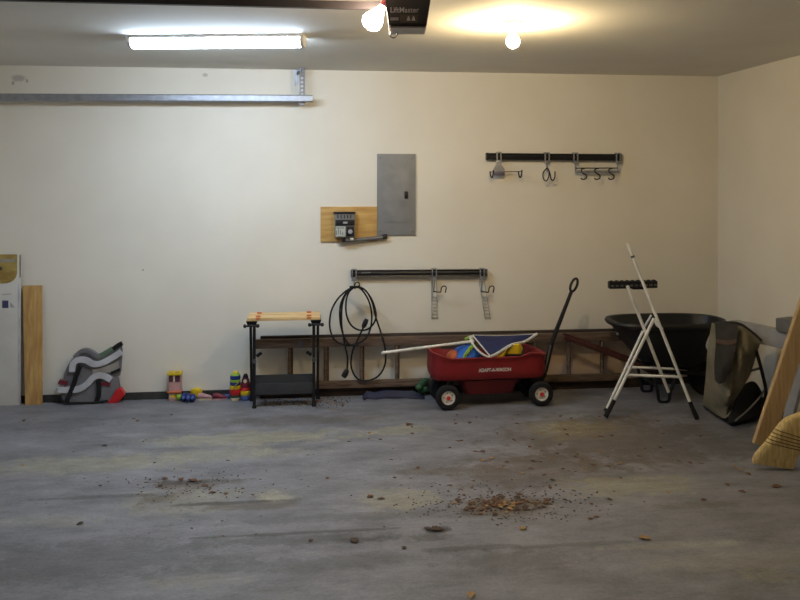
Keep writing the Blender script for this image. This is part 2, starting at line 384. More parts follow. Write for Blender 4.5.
bm = B(); pp = [OP(391+px, 30+py, .05) for px, py in ((0, 0), (-1.2, 2), (-.6, 4.5), (2.5, 6), (5.2, 4), (6.2, 1.5), (5.6, 0))]
tube(bm, smooth_path(pp, 4), .0035, 6); obj('pull_loop', bm, 'galv_dark', t)
bc = OP(383, 2, .08)
bdir = (OP(370.5, 20, .08)-bc).normalized()
bm = B(); lathe(bm, [(.016, -.008), (.018, .016), (.026, .035), (.039, .058), (.049, .08), (.051, .10), (.044, .12), (.026, .134), (.001, .138)], OP(383, 2, .08), bdir)
obj('bulb', bm, 'obulb', t)
bm = B(); lathe(bm, [(.001, -.03), (.021, -.03), (.021, .004), (.001, .004)], OP(383, 2, .08), bdir); obj('bulb_socket', bm, 'maroon', t)
# rail to the left
ra = OP(386, -1.5, .17); rb = ra+Vector((-2.945-ra.x, 0, 0)); rb.z = ra.z
bm = B(); bar(bm, ra, rb, .038, .03); obj('rail', bm, 'opener', t, False)
for px in (388, 428):
    q = OP(px, -13, .12); bm = B(); box(bm, (q.x-.012, q.y-.002, q.z-.01), (q.x+.012, q.y+.002, H)); obj('hanging_strap', bm, 'galv_dark', t, False)

# ================================================================== ON THE WALL
# breaker panel
a, b = P(377, 235.5, 0), P(415.5, 154, 0)
t = thing('electrical_panel', 'flat grey electrical breaker panel with a hinged door set in the cream wall', 'electrical panel', ((a.x+b.x)/2, 0, a.z))
bm = B(); box(bm, (a.x, -.014, a.z), (b.x, 0, b.z), .003); obj('cover', bm, 'panel', t)
a2, b2 = P(384, 222, 0), P(409, 164, 0)
bm = B(); box(bm, (a2.x, -.0185, a2.z), (b2.x, -.0142, b2.z), .002); dr = obj('door', bm, 'panel_in', t)
q = P(406, 195, 0)
bm = B(); box(bm, (q.x-.016, -.024, q.z-.032), (q.x+.016, -.0186, q.z+.032), .003); box(bm, (q.x-.007, -.032, q.z-.02), (q.x+.007, -.024, q.z+.02), .002); obj('latch', bm, 'black', dr)
for px, py in ((380, 158), (412.5, 158), (380, 231.5), (412.5, 231.5)):
    q = P(px, py, 0); bm = B(); lathe(bm, [(.001, 0), (.006, 0), (.005, .003), (.001, .003)], (q.x, -.0141, q.z), (0, -1, 0), 8); obj('screw', bm, 'galv_dark', t)

# plywood backing board
a, b = P(320.5, 241.5, 0), P(377.3, 206.5, 0)
bm = B(); box(bm, (a.x, -.018, a.z), (b.x-.004, 0, b.z), .001)
tag(obj('backing_board', bm, 'ply'), 'square-cut yellowish plywood backing board screwed to the wall left of the grey panel', 'board')
# control box with conduit
Yb = -.018
a, b = P(335, 237.5, Yb-.075), P(355, 213.5, Yb-.075)
t = thing('control_box', 'small grey control box with dials, cable and black lid on the plywood board', 'control box', ((a.x+b.x)/2, Yb, a.z))
bm = B(); box(bm, (a.x, Yb-.075, a.z), (b.x, Yb-.0005, b.z), .004); obj('housing', bm, 'bench_dark', t)
bm = B(); box(bm, (a.x-.012, Yb-.086, b.z+.001), (b.x+.006, Yb-.0005, b.z+.014), .003); obj('lid', bm, 'black', t)
hh = b.z-a.z; ww = b.x-a.x
def face(x0, x1, z0, z1, m, name, y=.076, th=.003):
    bm = B(); box(bm, (a.x+ww*x0, Yb-y-th, a.z+hh*z0), (a.x+ww*x1, Yb-y+.0005, a.z+hh*z1), .001); return obj(name, bm, m, t)
face(.03, .97, .5, .74, 'black', 'display_strip'); face(.4, .62, .58, .66, 'print_grey', 'display_text', .0795, .0012)
face(.03, .52, .04, .46, 'cream', 'instruction_label'); face(.56, .95, .04, .46, 'black', 'dial_plate')
for x0, x1, z0, z1 in ((.06, .1, .1, .3), (.16, .2, .14, .36), (.26, .3, .12, .3), (.36, .4, .1, .22), (.06, .46, .38, .42)):
    face(x0, x1, z0, z1, 'bench_dark', 'label_line', .0795, .001)
bm = B(); lathe(bm, [(.001, 0), (.020, 0), (.017, .014), (.001, .014)], (a.x+ww*.76, Yb-.0792, a.z+hh*.24), (0, -1, 0), 16); obj('dial', bm, 'print_grey', t)
bm = B()
for k in range(5): box(bm, (a.x+ww*(.12+.16*k), Yb-.0775, a.z+hh*.8), (a.x+ww*(.17+.16*k), Yb-.0745, a.z+hh*.95))
obj('vent', bm, 'black', t)
bm = B(); pp = smooth_path([P(345, 237, Yb-.05), P(346, 240, Yb-.05), P(352, 240.2, Yb-.03), P(365, 239.2, Yb-.02), P(380, 237.5, -.035), P(385.5, 236.5, -.03)], 6)
tube(bm, pp, [.016+.002*(i % 2) for i in range(len(pp))], 10); obj('flexible_conduit', bm, 'bench_dark', t)
bm = B(); tube(bm, [P(382.5, 237, -.033), P(387, 236.2, -.029)], .022, 10); obj('conduit_fitting', bm, 'black', t)
bm = B(); lathe(bm, [(.001, -.03), (.02, -.03), (.02, .0), (.024, .0), (.024, .012), (.001, .012)], P(344, 238.5, Yb-.05)); obj('conduit_fitting', bm, 'black', t)
q = P(351.8, 239, Yb-.055); bm = B(); box(bm, (q.x-.016, q.y-.012, q.z-.012), (q.x+.016, q.y+.012, q.z+.01), .003); obj('cable_tag', bm, 'cream', t)

# two black wall rails
def rail(pa, pb, label):
    y = -.035
    a, b = P(*pa, y), P(*pb, y)
    t = thing('tool_rail', label, 'tool rail', ((a.x+b.x)/2, 0, min(a.z, b.z)), 'black wall rails for hooks')
    bm = B(); pr = [(-.014, -.026), (.014, -.026), (.014, .026), (-.014, .026)]
    pr = [(-.016, -.03), (.012, -.03), (.016, -.024), (.016, .024), (.012, .03), (-.016, .03), (-.010, .016), (-.016, .004), (-.016, -.004), (-.010, -.016)]
    rings(bm, [[q+Vector((0, yy, zz)) for yy, zz in pr] for q in (a, b)]); obj('channel', bm, 'black', t, False)
    for q in (a, b):
        bm = B(); box(bm, (q.x-.010, y-.019, q.z-.033), (q.x+.010, y+.018, q.z+.033), .004); obj('end_cap', bm, 'black' if q is a else 'galv_dark', t)
    for f in (.08, .5, .92):
        q = a.lerp(b, f); bm = B(); box(bm, (q.x-.02, y+.016, q.z-.02), (q.x+.02, 0, q.z+.02)); obj('wall_mount', bm, 'galv_dark', t, False)
    return t, a, b
r1, ra1, rb1 = rail((487, 156.5), (620, 157.5), 'upper black wall rail with hooks, high on the wall right of the panel')
r2, ra2, rb2 = rail((352, 273.6), (486, 272.6), 'lower black wall rail with three hooks, above the ladder')
bm = B(); q = P(366, 272.6, -.0515); box(bm, (q.x-.04, -.0525, q.z-.006), (q.x+.04, -.0508, q.z+.006)); obj('maker_plate', bm, 'bench_dark', r2, False)

def clip(t, px, ra, rb):
    """steel saddle that grips the rail at photo column px; returns its bottom front point"""
    q = P(px, 0, -.035); f = (q.x-ra.x)/(rb.x-ra.x); c = ra.lerp(rb, f)
    bm = B()
    box(bm, (c.x-.022, -.062, c.z-.04), (c.x-.012, -.017, c.z+.04), .002); box(bm, (c.x+.012, -.062, c.z-.04), (c.x+.022, -.017, c.z+.04), .002)
    box(bm, (c.x-.0225, -.062, c.z+.034), (c.x+.0225, -.017, c.z+.042), .002); box(bm, (c.x-.0225, -.062, c.z-.062), (c.x+.0225, -.053, c.z-.034), .002)
    obj('clip', bm, 'galv', t)
    bm = B(); lathe(bm, [(.001, 0), (.012, 0), (.010, .012), (.001, .012)], (c.x, -.0545, c.z), (0, -1, 0), 10); obj('lock_knob', bm, 'black', t)
    return Vector((c.x, -.058, c.z-.06))
HG = 'hooks clipped on the wall rails'
def hk(px, py, y=-.09): return P(px, py, y)
# upper: fork hanger
q = P(498, 157, -.035)
t = thing('fork_hook', 'wide grey fork hanger with two upturned prongs, leftmost on the upper rail', 'hook', (q.x, -.035, q.z-.1), HG)
c = clip(t, 498.5, ra1, rb1)
bm = B(); prism(bm, [hk(*p, -.066) for p in ((497, 163), (500.5, 163), (504.5, 169), (505, 175), (493, 175), (493.5, 169))], (0, .006, 0)); obj('plate', bm, 'galv', t, False)
bm = B(); box(bm, hk(494, 175.5, -.08), hk(504.5, 171.5, -.066), .002); obj('prong_block', bm, mat('violet_grey_metal', (120, 116, 136), .4, .5), t)
bm = B(); tube(bm, [hk(490.5, 172, -.075), hk(522, 171.5, -.075)], .004, 6); obj('cross_wire', bm, 'galv_dark', t)
for px in (491.5, 520):
    bm = B(); tube(bm, smooth_path([hk(px-1.5, 171.5, -.075), hk(px-.8, 176, -.09), hk(px+.6, 177.5, -.11), hk(px+1.6, 174, -.125), hk(px+2, 170, -.13)], 4), .006, 6); obj('prong', bm, 'steel', t)
# upper: double J
q = P(548, 157, -.035)
t = thing('double_hook', 'double J hook in dark wire, between fork hanger and triple hook bar', 'hook', (q.x, -.035, q.z-.15), HG)
clip(t, 546.5, ra1, rb1)
bm = B(); tube(bm, [hk(546.6, 162, -.06), hk(547, 168, -.062), hk(547.4, 172, -.07)], .007, 6); obj('stem', bm, 'galv', t)
bm = B(); tube(bm, smooth_path([hk(547.4, 168, -.07), hk(543.5, 172, -.075), hk(543.2, 178, -.09), hk(546, 181, -.11), hk(548.6, 177, -.12), hk(549.3, 171, -.12)], 5), .006, 6); obj('prong', bm, 'steel', t)
bm = B(); tube(bm, smooth_path([hk(547.6, 168, -.07), hk(549.8, 173, -.08), hk(551, 178.5, -.10), hk(553, 180.5, -.115), hk(554.8, 177, -.13), hk(555, 171.5, -.13)], 5), .006, 6); obj('prong', bm, 'steel', t)
# upper: bar with three S hooks
q = P(597, 170, -.035)
t = thing('triple_hook_bar', 'grey bar carrying three curved S hooks, rightmost on the upper rail', 'hook', (q.x, -.035, q.z-.1), HG)
clip(t, 575, ra1, rb1); clip(t, 617.5, ra1, rb1)
bm = B(); tube(bm, [hk(575, 162, -.06), hk(575.3, 171, -.062)], .006, 6); obj('stem', bm, 'galv', t)
bm = B(); tube(bm, [hk(617.5, 162, -.06), hk(617.8, 172, -.062)], .006, 6); obj('stem', bm, 'galv', t)
bm = B(); tube(bm, [hk(575, 168.2, -.062), hk(618, 168, -.062)], .005, 6); obj('upper_bar', bm, 'steel', t)
bm = B(); box(bm, hk(575, 173.2, -.064), hk(619, 170.6, -.058), .001); obj('lower_bar', bm, 'galv', t)
for px in (584, 597.5, 611.5):
    bm = B(); tube(bm, smooth_path([hk(px+1.5, 168.2, -.07), hk(px-2.6, 169.5, -.085), hk(px-1.5, 172.8, -.095), hk(px+2.4, 175.5, -.10), hk(px+1.8, 178.6, -.115), hk(px-1.5, 179.3, -.125), hk(px-3.2, 178, -.13)], 5), .006, 6); obj('s_hook', bm, 'steel', t)
# lower three loop hooks
def loop_hook(px, label, ladder=None):
    q = P(px, 290, -.035)
    t = thing('loop_hook', label, 'hook', (q.x, -.035, q.z-.02), HG)
    clip(t, px, ra2, rb2)
    bm = B(); tube(bm, [hk(px+.3, 277, -.06), hk(px+.3, 284, -.062), hk(px, 291, -.066)], .0065, 6); obj('stem', bm, 'galv', t)
    bm = B(); tube(bm, smooth_path([hk(px-1, 291.4, -.066), hk(px+3, 292, -.085), hk(px+6.5, 292.4, -.11)], 3)+smooth_path([hk(px+7, 291, -.112), hk(px+7.6, 287.5, -.115), hk(px+10.2, 286, -.12), hk(px+12.2, 287.5, -.125), hk(px+11.2, 292.6, -.12)], 4), .0055, 6); obj('prong', bm, 'steel', t)
    if ladder:
        bm = B(); tilt = ladder
        for s in (-2.6, 2.6): tube(bm, [hk(px+s, 281, -.012), hk(px+s+tilt*.5, 300, -.010), hk(px+s+tilt, 319, -.009)], .0035, 5)
        for k in range(7):
            y = 297+3.4*k; f = (y-281)/38*tilt
            tube(bm, [hk(px-2.6+f, y, -.010), hk(px+2.6+f, y, -.010)], .003, 5)
        obj('wire_ladder', bm, mat('pale_wire', (178, 182, 180), .5, .2), t)
    return t
loop_hook(434, 'middle wire loop hook on the lower rail, with straight pale wire strips hanging', .6)
loop_hook(481.8, 'right wire loop hook on the lower rail, with slanting pale wire strips hanging', 6)
q = P(354.5, 290, -.035)
t = thing('loop_hook', 'left loop hook on the lower rail, carrying the black cord', 'hook', (q.x, -.035, q.z-.02), HG)
clip(t, 354, ra2, rb2)
bm = B(); tube(bm, [hk(354.2, 277, -.06), hk(354.2, 284, -.062), hk(354.6, 288.5, -.066)], .0065, 6); obj('stem', bm, 'galv', t)
bm = B(); tube(bm, smooth_path([hk(354.6, 288.3, -.066), hk(355, 288.9, -.12), hk(355, 288.3, -.195)], 3)+smooth_path([hk(354.6, 285, -.20), hk(356, 282.6, -.20), hk(359, 282.8, -.20), hk(359.4, 288, -.20)], 4), .0055, 6); obj('prong', bm, 'steel', t)

# black extension cord
t = thing('extension_cord', 'coiled black extension cord hanging from the left hook of the lower rail', 'cord', P(356, 382, -.1))
strands = [
    ([(354, 287), (346, 291), (337, 300), (331, 312), (329.8, 327), (334, 339), (344, 345), (356, 344), (366, 338), (371, 326), (371.5, 312), (368, 299), (361, 289), (355, 286.6)], -.165),
    ([(355, 286.6), (349, 292), (346, 302), (346.5, 315), (351, 325), (359, 330), (368, 329), (374.5, 322), (376, 313), (372, 300), (365, 290), (358, 286.4)], -.18),
    ([(358, 286.4), (366, 291), (372, 302), (376, 318), (382, 336), (385.5, 352), (384.5, 366), (377, 377), (364, 381), (355, 376), (351, 364), (353, 350), (358, 339), (364, 326), (366.5, 320)], -.155),
    ([(354, 287), (348, 291), (343, 301), (341.5, 314), (342, 328), (345, 345), (347.5, 358), (347, 370)], -.172),
    ([(353, 287.2), (346, 293), (340.5, 305), (340, 320), (343, 334), (349, 344), (358, 345.5)], -.187)]
for pts, y in strands:
    bm = B(); tube(bm, smooth_path([P(px, py, y) for px, py in pts], 6), .0078, 7); obj('cord_strand', bm, 'black_matte', t)
bm = B(); bar(bm, P(349.5, 287, -.17), P(360.5, 287, -.17), .016, .05, bev=.004); obj('cord_tie', bm, 'black_matte', t)
bm = B(); tube(bm, [P(347, 369, -.172), P(346.6, 371, -.172), P(345, 374.5, -.172), P(343.5, 377, -.172)], [.012, .022, .026, .022], 8); obj('plug', bm, 'black', t)
bm = B(); tube(bm, [P(366.8, 319, -.155), P(365.5, 322, -.155), P(363.8, 326, -.155), P(363, 328, -.155)], [.016, .022, .02, .012], 8); obj('socket', bm, 'black', t)

# ================================================================== ALONG THE WALL
# extension ladder lying on its side
t = thing('wooden_ladder', 'old brown wooden extension ladder lying on its side along the wall', 'ladder', (P(440, 395, -.1).x, -.1, 0))
def lrail(x0, x1, z, h, y0, y1, m, name='side_rail'):
    bm = B(); box(bm, (x0, y0, z-h/2), (x1, y1, z+h/2), .004); return obj(name, bm, m, t)
X0 = P(253, 360, -.1).x; X1 = P(642, 360, -.1).x
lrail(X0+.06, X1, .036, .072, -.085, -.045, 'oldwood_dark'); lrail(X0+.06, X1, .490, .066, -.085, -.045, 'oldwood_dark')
lrail(X0, X1-.15, .108, .06, -.135, -.095, 'oldwood'); lrail(X0, X1-.15, .468, .075, -.135, -.095, 'oldwood')
k = 0
while True:
    x = P(289.5, 360, -.115).x+.3048*k
    if x > X1-.2: break
    bm = B(); tube(bm, [(x, -.115, .1385), (x, -.115, .2), (x, -.115, .35), (x, -.115, .4295)], .0165, 10); obj('rung', bm, 'oldwood', t)
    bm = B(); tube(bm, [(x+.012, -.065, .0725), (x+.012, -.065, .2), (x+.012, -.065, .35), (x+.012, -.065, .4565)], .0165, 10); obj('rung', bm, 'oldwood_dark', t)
    k += 1
for x in (X0+.4, X0+2.2):
    for z in (.108, .468):
        bm = B(); box(bm, (x-.02, -.139, z-.028), (x+.02, -.1352, z+.028), .001); box(bm, (x-.02, -.0945, z-.028), (x+.02, -.0855, z+.028), .001); obj('guide_iron', bm, 'galv_dark', t)

# dark blue sheet heap and green scrap under the ladder
def heap(name, pts, hts, y_depth, m, label, cat):
    bm = B(); n = 12; rs = []
    for (px, py), h in zip(pts, hts):
        c = F(px, py)
        rs.append([Vector((c.x+.006*math.sin(5*a0+px), c.y-.001+y_depth*math.cos(a0)*.5*(1+.25*math.sin(3*a0+px)), max(.002, h*math.sin(a0)*(1+.2*math.sin(4*a0+py))))) for a0 in [PI*i/(n-1) for i in range(n)]])
    rings(bm, rs); return tag(obj(name, bm, m), label, cat)
heap('plastic_sheet', [(363, 399), (367, 398), (375, 398), (385, 397.5), (395, 397), (405, 397), (413, 397.5), (420, 398), (424, 398)], [.02, .05, .04, .055, .05, .045, .05, .03, .01], .09, 'navy_cloth2', 'crumpled dark blue plastic sheet on the floor below the ladder', 'sheet')
bm = B(); c = F(422, 395.5); 
for k in range(5): ball(bm, (c.x+.03*math.sin(k*2.1), c.y+.02*math.cos(k*1.7), .03+.022*k), .035, (1, .8, .8), 10)
tag(obj('green_bag', bm, 'green'), 'small crumpled green bag on the floor behind the wagon wheel', 'bag')

# workbench (folding vise)
yf = F(254, 408).y; yr = yf+.22
t = thing('folding_workbench', 'folding vise workbench with two pale wood jaws and black steel legs', 'workbench', (P(284, 400, yf).x, (yf+yr)/2, 0))
zt = P(284, 316, yf).z
xl, xr = P(247, 316, yf-.06).x, P(320.3, 316, yf-.06).x
for y0, y1 in ((yf-.07, yf+.05), (yf+.075, yf+.19)):
    bm = B(); box(bm, (xl, y0, zt-.026), (xr, y1, zt+.002), .004); obj('jaw', bm, 'jaw', t)
for px in (258, 309):
    for yy in (yf-.045, yf+.13):
        q = P(px, 316, yf-.06); bm = B(); lathe(bm, [(.001, .0021), (.018, .0021), (.02, .006), (.015, .009), (.001, .009)], (q.x, yy, zt), seg=14); box(bm, (q.x-.020, yy-.012, zt+.007), (q.x+.020, yy+.012, zt+.014), .003); obj('swivel_peg', bm, 'orange', t)
for px, s in ((258, 1), (309, 1)):
    q = P(px, 316, yf-.06); bm = B(); box(bm, (q.x-.018, yf-.0735, zt-.012), (q.x+.018, yf-.0702, zt-.001), .002); obj('jaw_label', bm, 'orange', t)
for pf, pr_, pt in ((254.3, 249.8, 255.5), (313.8, 318, 311.5)):
    xf = P(pf, 370, yf).x; xr_ = P(pr_, 370, yf).x
    bm = B(); bar(bm, (xf, yf, .012), (xf, yf, zt-.075), .024, .024, (0, 1, 0), .002); obj('leg', bm, 'steel', t)
    bm = B(); bar(bm, (xr_, yr, .012), (xr_, yf+.1, zt-.075), .022, .022, (0, 1, 0), .002); obj('leg', bm, 'steel', t)
    for (x, y) in ((xf, yf), (xr_, yr)):
        bm = B(); box(bm, (x-.017, y-.02, 0), (x+.017, y+.02, .022), .004); obj('foot', bm, 'black_matte', t)
    bm = B(); x = (xf+xr_)/2
    hexa(bm, [(x-.03, yf-.03, zt-.078), (x+.03, yf-.03, zt-.078), (x+.03, yf+.2, zt-.078), (x-.03, yf+.2, zt-.078)], [(x-.045, yf-.06, zt-.0285), (x+.045, yf-.06, zt-.0285), (x+.045, yf+.22, zt-.0285), (x-.045, yf+.22, zt-.0285)], .004); obj('jaw_channel', bm, 'steel', t)
    bm = B(); c = Vector((x, yf-.075, zt-.062)); tube(bm, [(x, yf-.02, c.z), c], .008, 8); tube(bm, [c+Vector((-.055, 0, 0)), c+Vector((.055, 0, 0))], .009, 8)
    for s in (-1, 1): ball(bm, c+Vector((s*.05, -.004, 0)), .016, seg=10)
    obj('crank_handle', bm, 'black', t)
    bm = B(); s = 1 if pf < 280 else -1
    c = Vector((xf+s*.02, yf-.014, P(254, 356, yf).z)); bar(bm, c, c+Vector((s*.04, -.01, .03)), .026, .014, bev=.003); obj('lock_lever', bm, 'black', t)
    bm = B(); lathe(bm, [(.001, 0), (.018, 0), (.016, .012), (.001, .012)], (xf, yf-.0125, P(254, 361, yf).z), (0, -1, 0), 10); obj('pivot_bolt', bm, 'galv_dark', t)
x0, x1 = P(255.5, 380, yf).x, P(312.3, 380, yf).x
z0, z1, z2 = P(284, 394, yf).z, P(284, 382.5, yf).z, P(284, 376, yf).z
bm = B(); hexa(bm, [(x0, yf-.004, z1), (x1, yf-.004, z1), (x1, yf+.012, z1), (x0, yf+.012, z1)], [(x0, yf+.05, z2), (x1, yf+.05, z2), (x1, yf+.06, z2), (x0, yf+.06, z2)], .001); obj('step_top', bm, 'black_matte', t)
bm = B(); box(bm, (x0, yf-.012, z0), (x1, yf+.012, z1-.001), .003); obj('step_panel', bm, mat('dark_grey_steel', (62, 63, 67), .6, .1), t)
bm = B(); bar(bm, (x0, yr-.005, z0-.01), (x1, yr-.005, z0-.01), .02, .02); obj('rear_bar', bm, 'steel', t)

# ------------------------------------------------------------------ red wagon
W0 = F(448, 410); W1 = F(541, 406)
wd = (W1-W0); wd.z = 0; wl = wd.length; wd.normalize(); wn = Vector((-wd.y, wd.x, 0))      # along, away from camera
def WP(u, v, z): return W0+wd*u+wn*v+Vector((0, 0, z))
t = thing('toy_wagon', 'red plastic pull wagon with white-hubbed black wheels and black handle, by the ladder', 'wagon', WP(wl/2, .2, 0))
WID = .34
def rr(u0, u1, v0, v1, r, z, n=5, dz=None):
    out = []
    for cu, cv, a0 in ((u1-r, v1-r, 0), (u0+r, v1-r, PI/2), (u0+r, v0+r, PI), (u1-r, v0+r, 3*PI/2)):
        for k in range(n+1):
            a = a0+PI/2*k/n; u, v = cu+r*math.cos(a), cv+r*math.sin(a)
            out.append((u, v, z))
    # extra points along straight sides for the shaped rim
    res = []
    for i, p in enumerate(out):
        q = out[(i+1) % len(out)]; res.append(p)
        if abs(p[0]-q[0]) > .2:
            for k in range(1, 12): res.append((p[0]+(q[0]-p[0])*k/12, p[1]+(q[1]-p[1])*k/12, z))
    return res
ua, ub = -.125, wl+.055
def rim(u):   # shaped upper edge: raised at both ends
    f = (u-ua)/(ub-ua)
    s = lambda x: max(0, min(1, x))**2*(3-2*max(0, min(1, x)))
    return .045*s((.16-f)/.16)+.03*s((f-.76)/.05)*s((.995-f)/.16+.25)
def ring(inset, z, r, rimf=0, bow=0):
    out = []
    for u, v, zz in rr(ua+inset, ub-inset, -.02+inset, WID-inset, r, z):
        out.append(WP(u, v, zz+rimf*rim(u)))
    return out
bm = B()
rings(bm, [ring(.05, .225, .07), ring(.02, .235, .07), ring(.006, .262, .08), ring(.0, .30, .085), ring(.004, .36, .085, .6), ring(.0, .395, .085, 1), ring(-.008, .408, .09, 1), ring(-.006, .416, .09, 1), ring(.012, .416, .08, 1), ring(.026, .40, .07, 1), ring(.04, .30, .06, .2), ring(.06, .262, .06)])
obj('tub', bm, 'wagon', t)
# two moulded end seats inside the tub
for u0, u1 in ((ua+.06, ua+.2), (ub-.17, ub-.06)):
    bm = B()
    rings(bm, [[WP(u, v, z) for u, v, _ in rr(u0, u1, .03, WID-.05, .03, 0, 3)] for z in (.2625, .312, .32)])
    obj('seat', bm, 'wagon', t)
bm = B(); l0, l1 = .135, wl-.19
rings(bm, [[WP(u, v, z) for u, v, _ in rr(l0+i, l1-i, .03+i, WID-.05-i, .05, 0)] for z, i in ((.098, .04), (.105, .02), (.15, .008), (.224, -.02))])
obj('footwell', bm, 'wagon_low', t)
# axle carriers
for u in (0, wl):
    for v in (.07, WID-.09): bm = B(); bar(bm, WP(u, v, .105), WP(u+(.05 if u == 0 else -.05), v, .235), .05, .04, up=wn, bev=.004); obj('axle_bracket', bm, 'black', t)
for u in (0, wl):
    bm = B(); tube(bm, [WP(u, .035, .1), WP(u, WID-.055, .1)], .01, 8); obj('axle', bm, 'galv_dark', t)
    for v, s in ((-.0, -1), (WID-.03, 1)):
        c = WP(u, v, .101); ax = wn*s
        bm = B(); lathe(bm, [(.052, -.036), (.085, -.036), (.097, -.026), (.1, -.01), (.1, .01), (.096, .022), (.082, .03), (.064, .03), (.058, .022), (.056, .0), (.052, -.03)], c, ax, 28); wh = obj('wheel', bm, 'black_matte', t)
        bm = B(); lathe(bm, [(.001, -.035), (.0515, -.034), (.0555, .0), (.0575, .018), (.052, .024), (.046, .016), (.026, .014), (.022, .022), (.001, .022)], c, ax, 24)
        obj('hub', bm, 'hub', wh)
        bm = B(); lathe(bm, [(.001, .0222), (.017, .0222), (.015, .03), (.001, .032)], c, ax, 12); obj('hub_cap', bm, 'red_plastic', wh)
        bm = B()
        for k in range(5):
            a = 2*PI*k/5+.4; u1 = ax.orthogonal().normalized(); v1 = ax.cross(u1); q = c+ax*.0155+(u1*math.cos(a)+v1*math.sin(a))*.036
            lathe(bm, [(.001, 0), (.006, 0), (.001, .0015)], q, ax, 8)
        obj('hub_slots', bm, 'bench_dark', wh)
# handle
vm = WID/2
yh = WP(wl+.04, vm, 0).y
h0, h1, h2 = P(545, 372, yh), P(551.5, 343, yh), P(572, 290, yh-.02)
h3 = P(574.5, 283, yh-.022)
bm = B(); tube(bm, [h0, h0.lerp(h1, .5), h1, h1.lerp(h2, .5), h2], [.021, .024, .022, .018, .015], 8); obj('handle', bm, 'black', t)
bm = B(); hd = (h2-h1).normalized(); hs = hd.cross(Vector((0, 1, 0))).normalized()
cg = h2+hd*.045
tube(bm, [cg+hd*.058*math.cos(a)+hs*.026*math.sin(a) for a in [2*PI*k/16 for k in range(16)]], .011, 8, True); obj('grip_loop', bm, 'black', t)
bm = B(); bar(bm, h0+Vector((-.012, -.026, .0)), h0.lerp(h1, .95)+Vector((-.012, -.026, 0)), .012, .008, bev=.002); obj('handle_plate', bm, 'bench_dark', t)
bm = B(); bar(bm, WP(wl, vm, .1), h0, .04, .05, bev=.006); obj('yoke', bm, 'black', t)
# lettering on the tub side
text_obj('lettering', 'ADAPT-A-WAGON', .038, WP((P(494.8, 369.8, W0.y).x-W0.x), -.0215, P(494.8, 369.8, W0.y).z), wd, (0, 0, 1), 'white_trim', t, width=.268, depth=.0012, bold=.0009)

# things in the wagon
def at(px, py, v): return P(px, py, W0.y+v)
bm = B(); ball(bm, at(453.5, 357.5, .15), .06, seg=16); tag(obj('orange_ball', bm, 'orange_ball'), 'orange ball at the left end of the red wagon', 'ball')
bm = B(); c = at(466, 355, .16)
c.z = .382; bmesh.ops.create_icosphere(bm, subdivisions=3, radius=1, matrix=Matrix.Translation(c) @ Matrix.Diagonal((.120, .115, .105, 1)))
for v in bm.verts: v.co += (v.co-c)*.22*mnoise.noise(v.co*9)
tag(obj('blue_bag', bm, 'blue'), 'bright blue bag bulging from the red wagon, under the white pole', 'bag')
bm = B(); pp = [at(472.5, 345.5, .11), at(469, 349.5, .07), at(466, 354, .05), at(463.5, 358, .06)]
bar(bm, pp[0], pp[1], .03, .02, (0, 1, 0), .003); bar(bm, pp[1], pp[2], .03, .02, (0, 1, 0), .003); bar(bm, pp[2], pp[3], .03, .02, (0, 1, 0), .003)
tag(obj('lime_toy', bm, 'lime'), 'lime green plastic strip lying on the blue bag in the wagon', 'toy')
t = thing('yellow_toy', 'yellow and black plastic toy in the right half of the red wagon', 'toy', at(513, 359, .2))
bm = B(); rings(bm, [[Vector((at(cx, min(py, 359.5), .16).x+rx*math.cos(a), at(cx, 350, .16).y+.065*math.sin(a), at(cx, min(py, 359.5), .16).z if py < 400 else .264)) for a in [2*PI*k/16 for k in range(16)]] for cx, py, rx in ((512, 500, .08), (512, 359.5, .095), (512, 353, .10), (512.5, 347, .085), (513, 343.5, .06), (513, 342.8, .03))]); obj('body', bm, 'yellow', t)
bm = B(); box(bm, at(506, 358.5, .065), at(521, 353.5, .095), .006); obj('base_panel', bm, 'black', t)
bm = B(); c = at(520.5, 350, .16); tube(bm, [c+Vector((0, -.06, -.04)), c+Vector((.02, 0, .03)), c+Vector((0, .06, -.04))], .014, 6); obj('side_handle', bm, 'black', t)
bm = B(); pp = smooth_path([at(488, 358.5, .05), at(495, 356.5, .04), at(502, 355.5, .05), at(505.5, 349.5, .07)], 4); tube(bm, pp, .012, 6)
tag(obj('yellow_strap', bm, 'yellow'), 'thin yellow strap curling over the wagon edge below the flag', 'strap')
# navy pennant on white pole
t = thing('navy_flag', 'navy triangular flag with white trim on a white pole, laid across the wagon', 'flag', at(490, 357, .1))
A0, A1, A2 = at(472.5, 335, .2), at(537, 333.6, .26), at(490.5, 356.5, -.01)
n = 14; nn = (A1-A0).cross(A2-A0).normalized()
bm = B(); V = {}
def fl(i, j):
    a, b = i/n, j/n; p = A0*(1-a-b)+A1*a+A2*b
    return p+nn*(.10*a*b*math.sin(9*a+2*b)+.14*math.sin(8*b+4*a)*b*a*(1-a-b)*2)+Vector((0, 0, -.010*math.sin(PI*a)*(1-b)))
for sgn in (0, 1):
    for i in range(n+1):
        for j in range(n+1-i): V[sgn, i, j] = bm.verts.new(fl(i, j)+nn*(.004*sgn))
    for i in range(n):
        for j in range(n-i):
            bm.faces.new((V[sgn, i, j], V[sgn, i+1, j], V[sgn, i, j+1]))
            if i+j < n-1: bm.faces.new((V[sgn, i+1, j], V[sgn, i+1, j+1], V[sgn, i, j+1]))
edge = [(i, 0) for i in range(n+1)]+[(n-j, j) for j in range(1, n+1)]+[(0, n-j) for j in range(1, n)]
for e, f in zip(edge, edge[1:]+edge[:1]): bm.faces.new((V[0, *e], V[0, *f], V[1, *f], V[1, *e]))
obj('cloth', bm, 'navy', t)
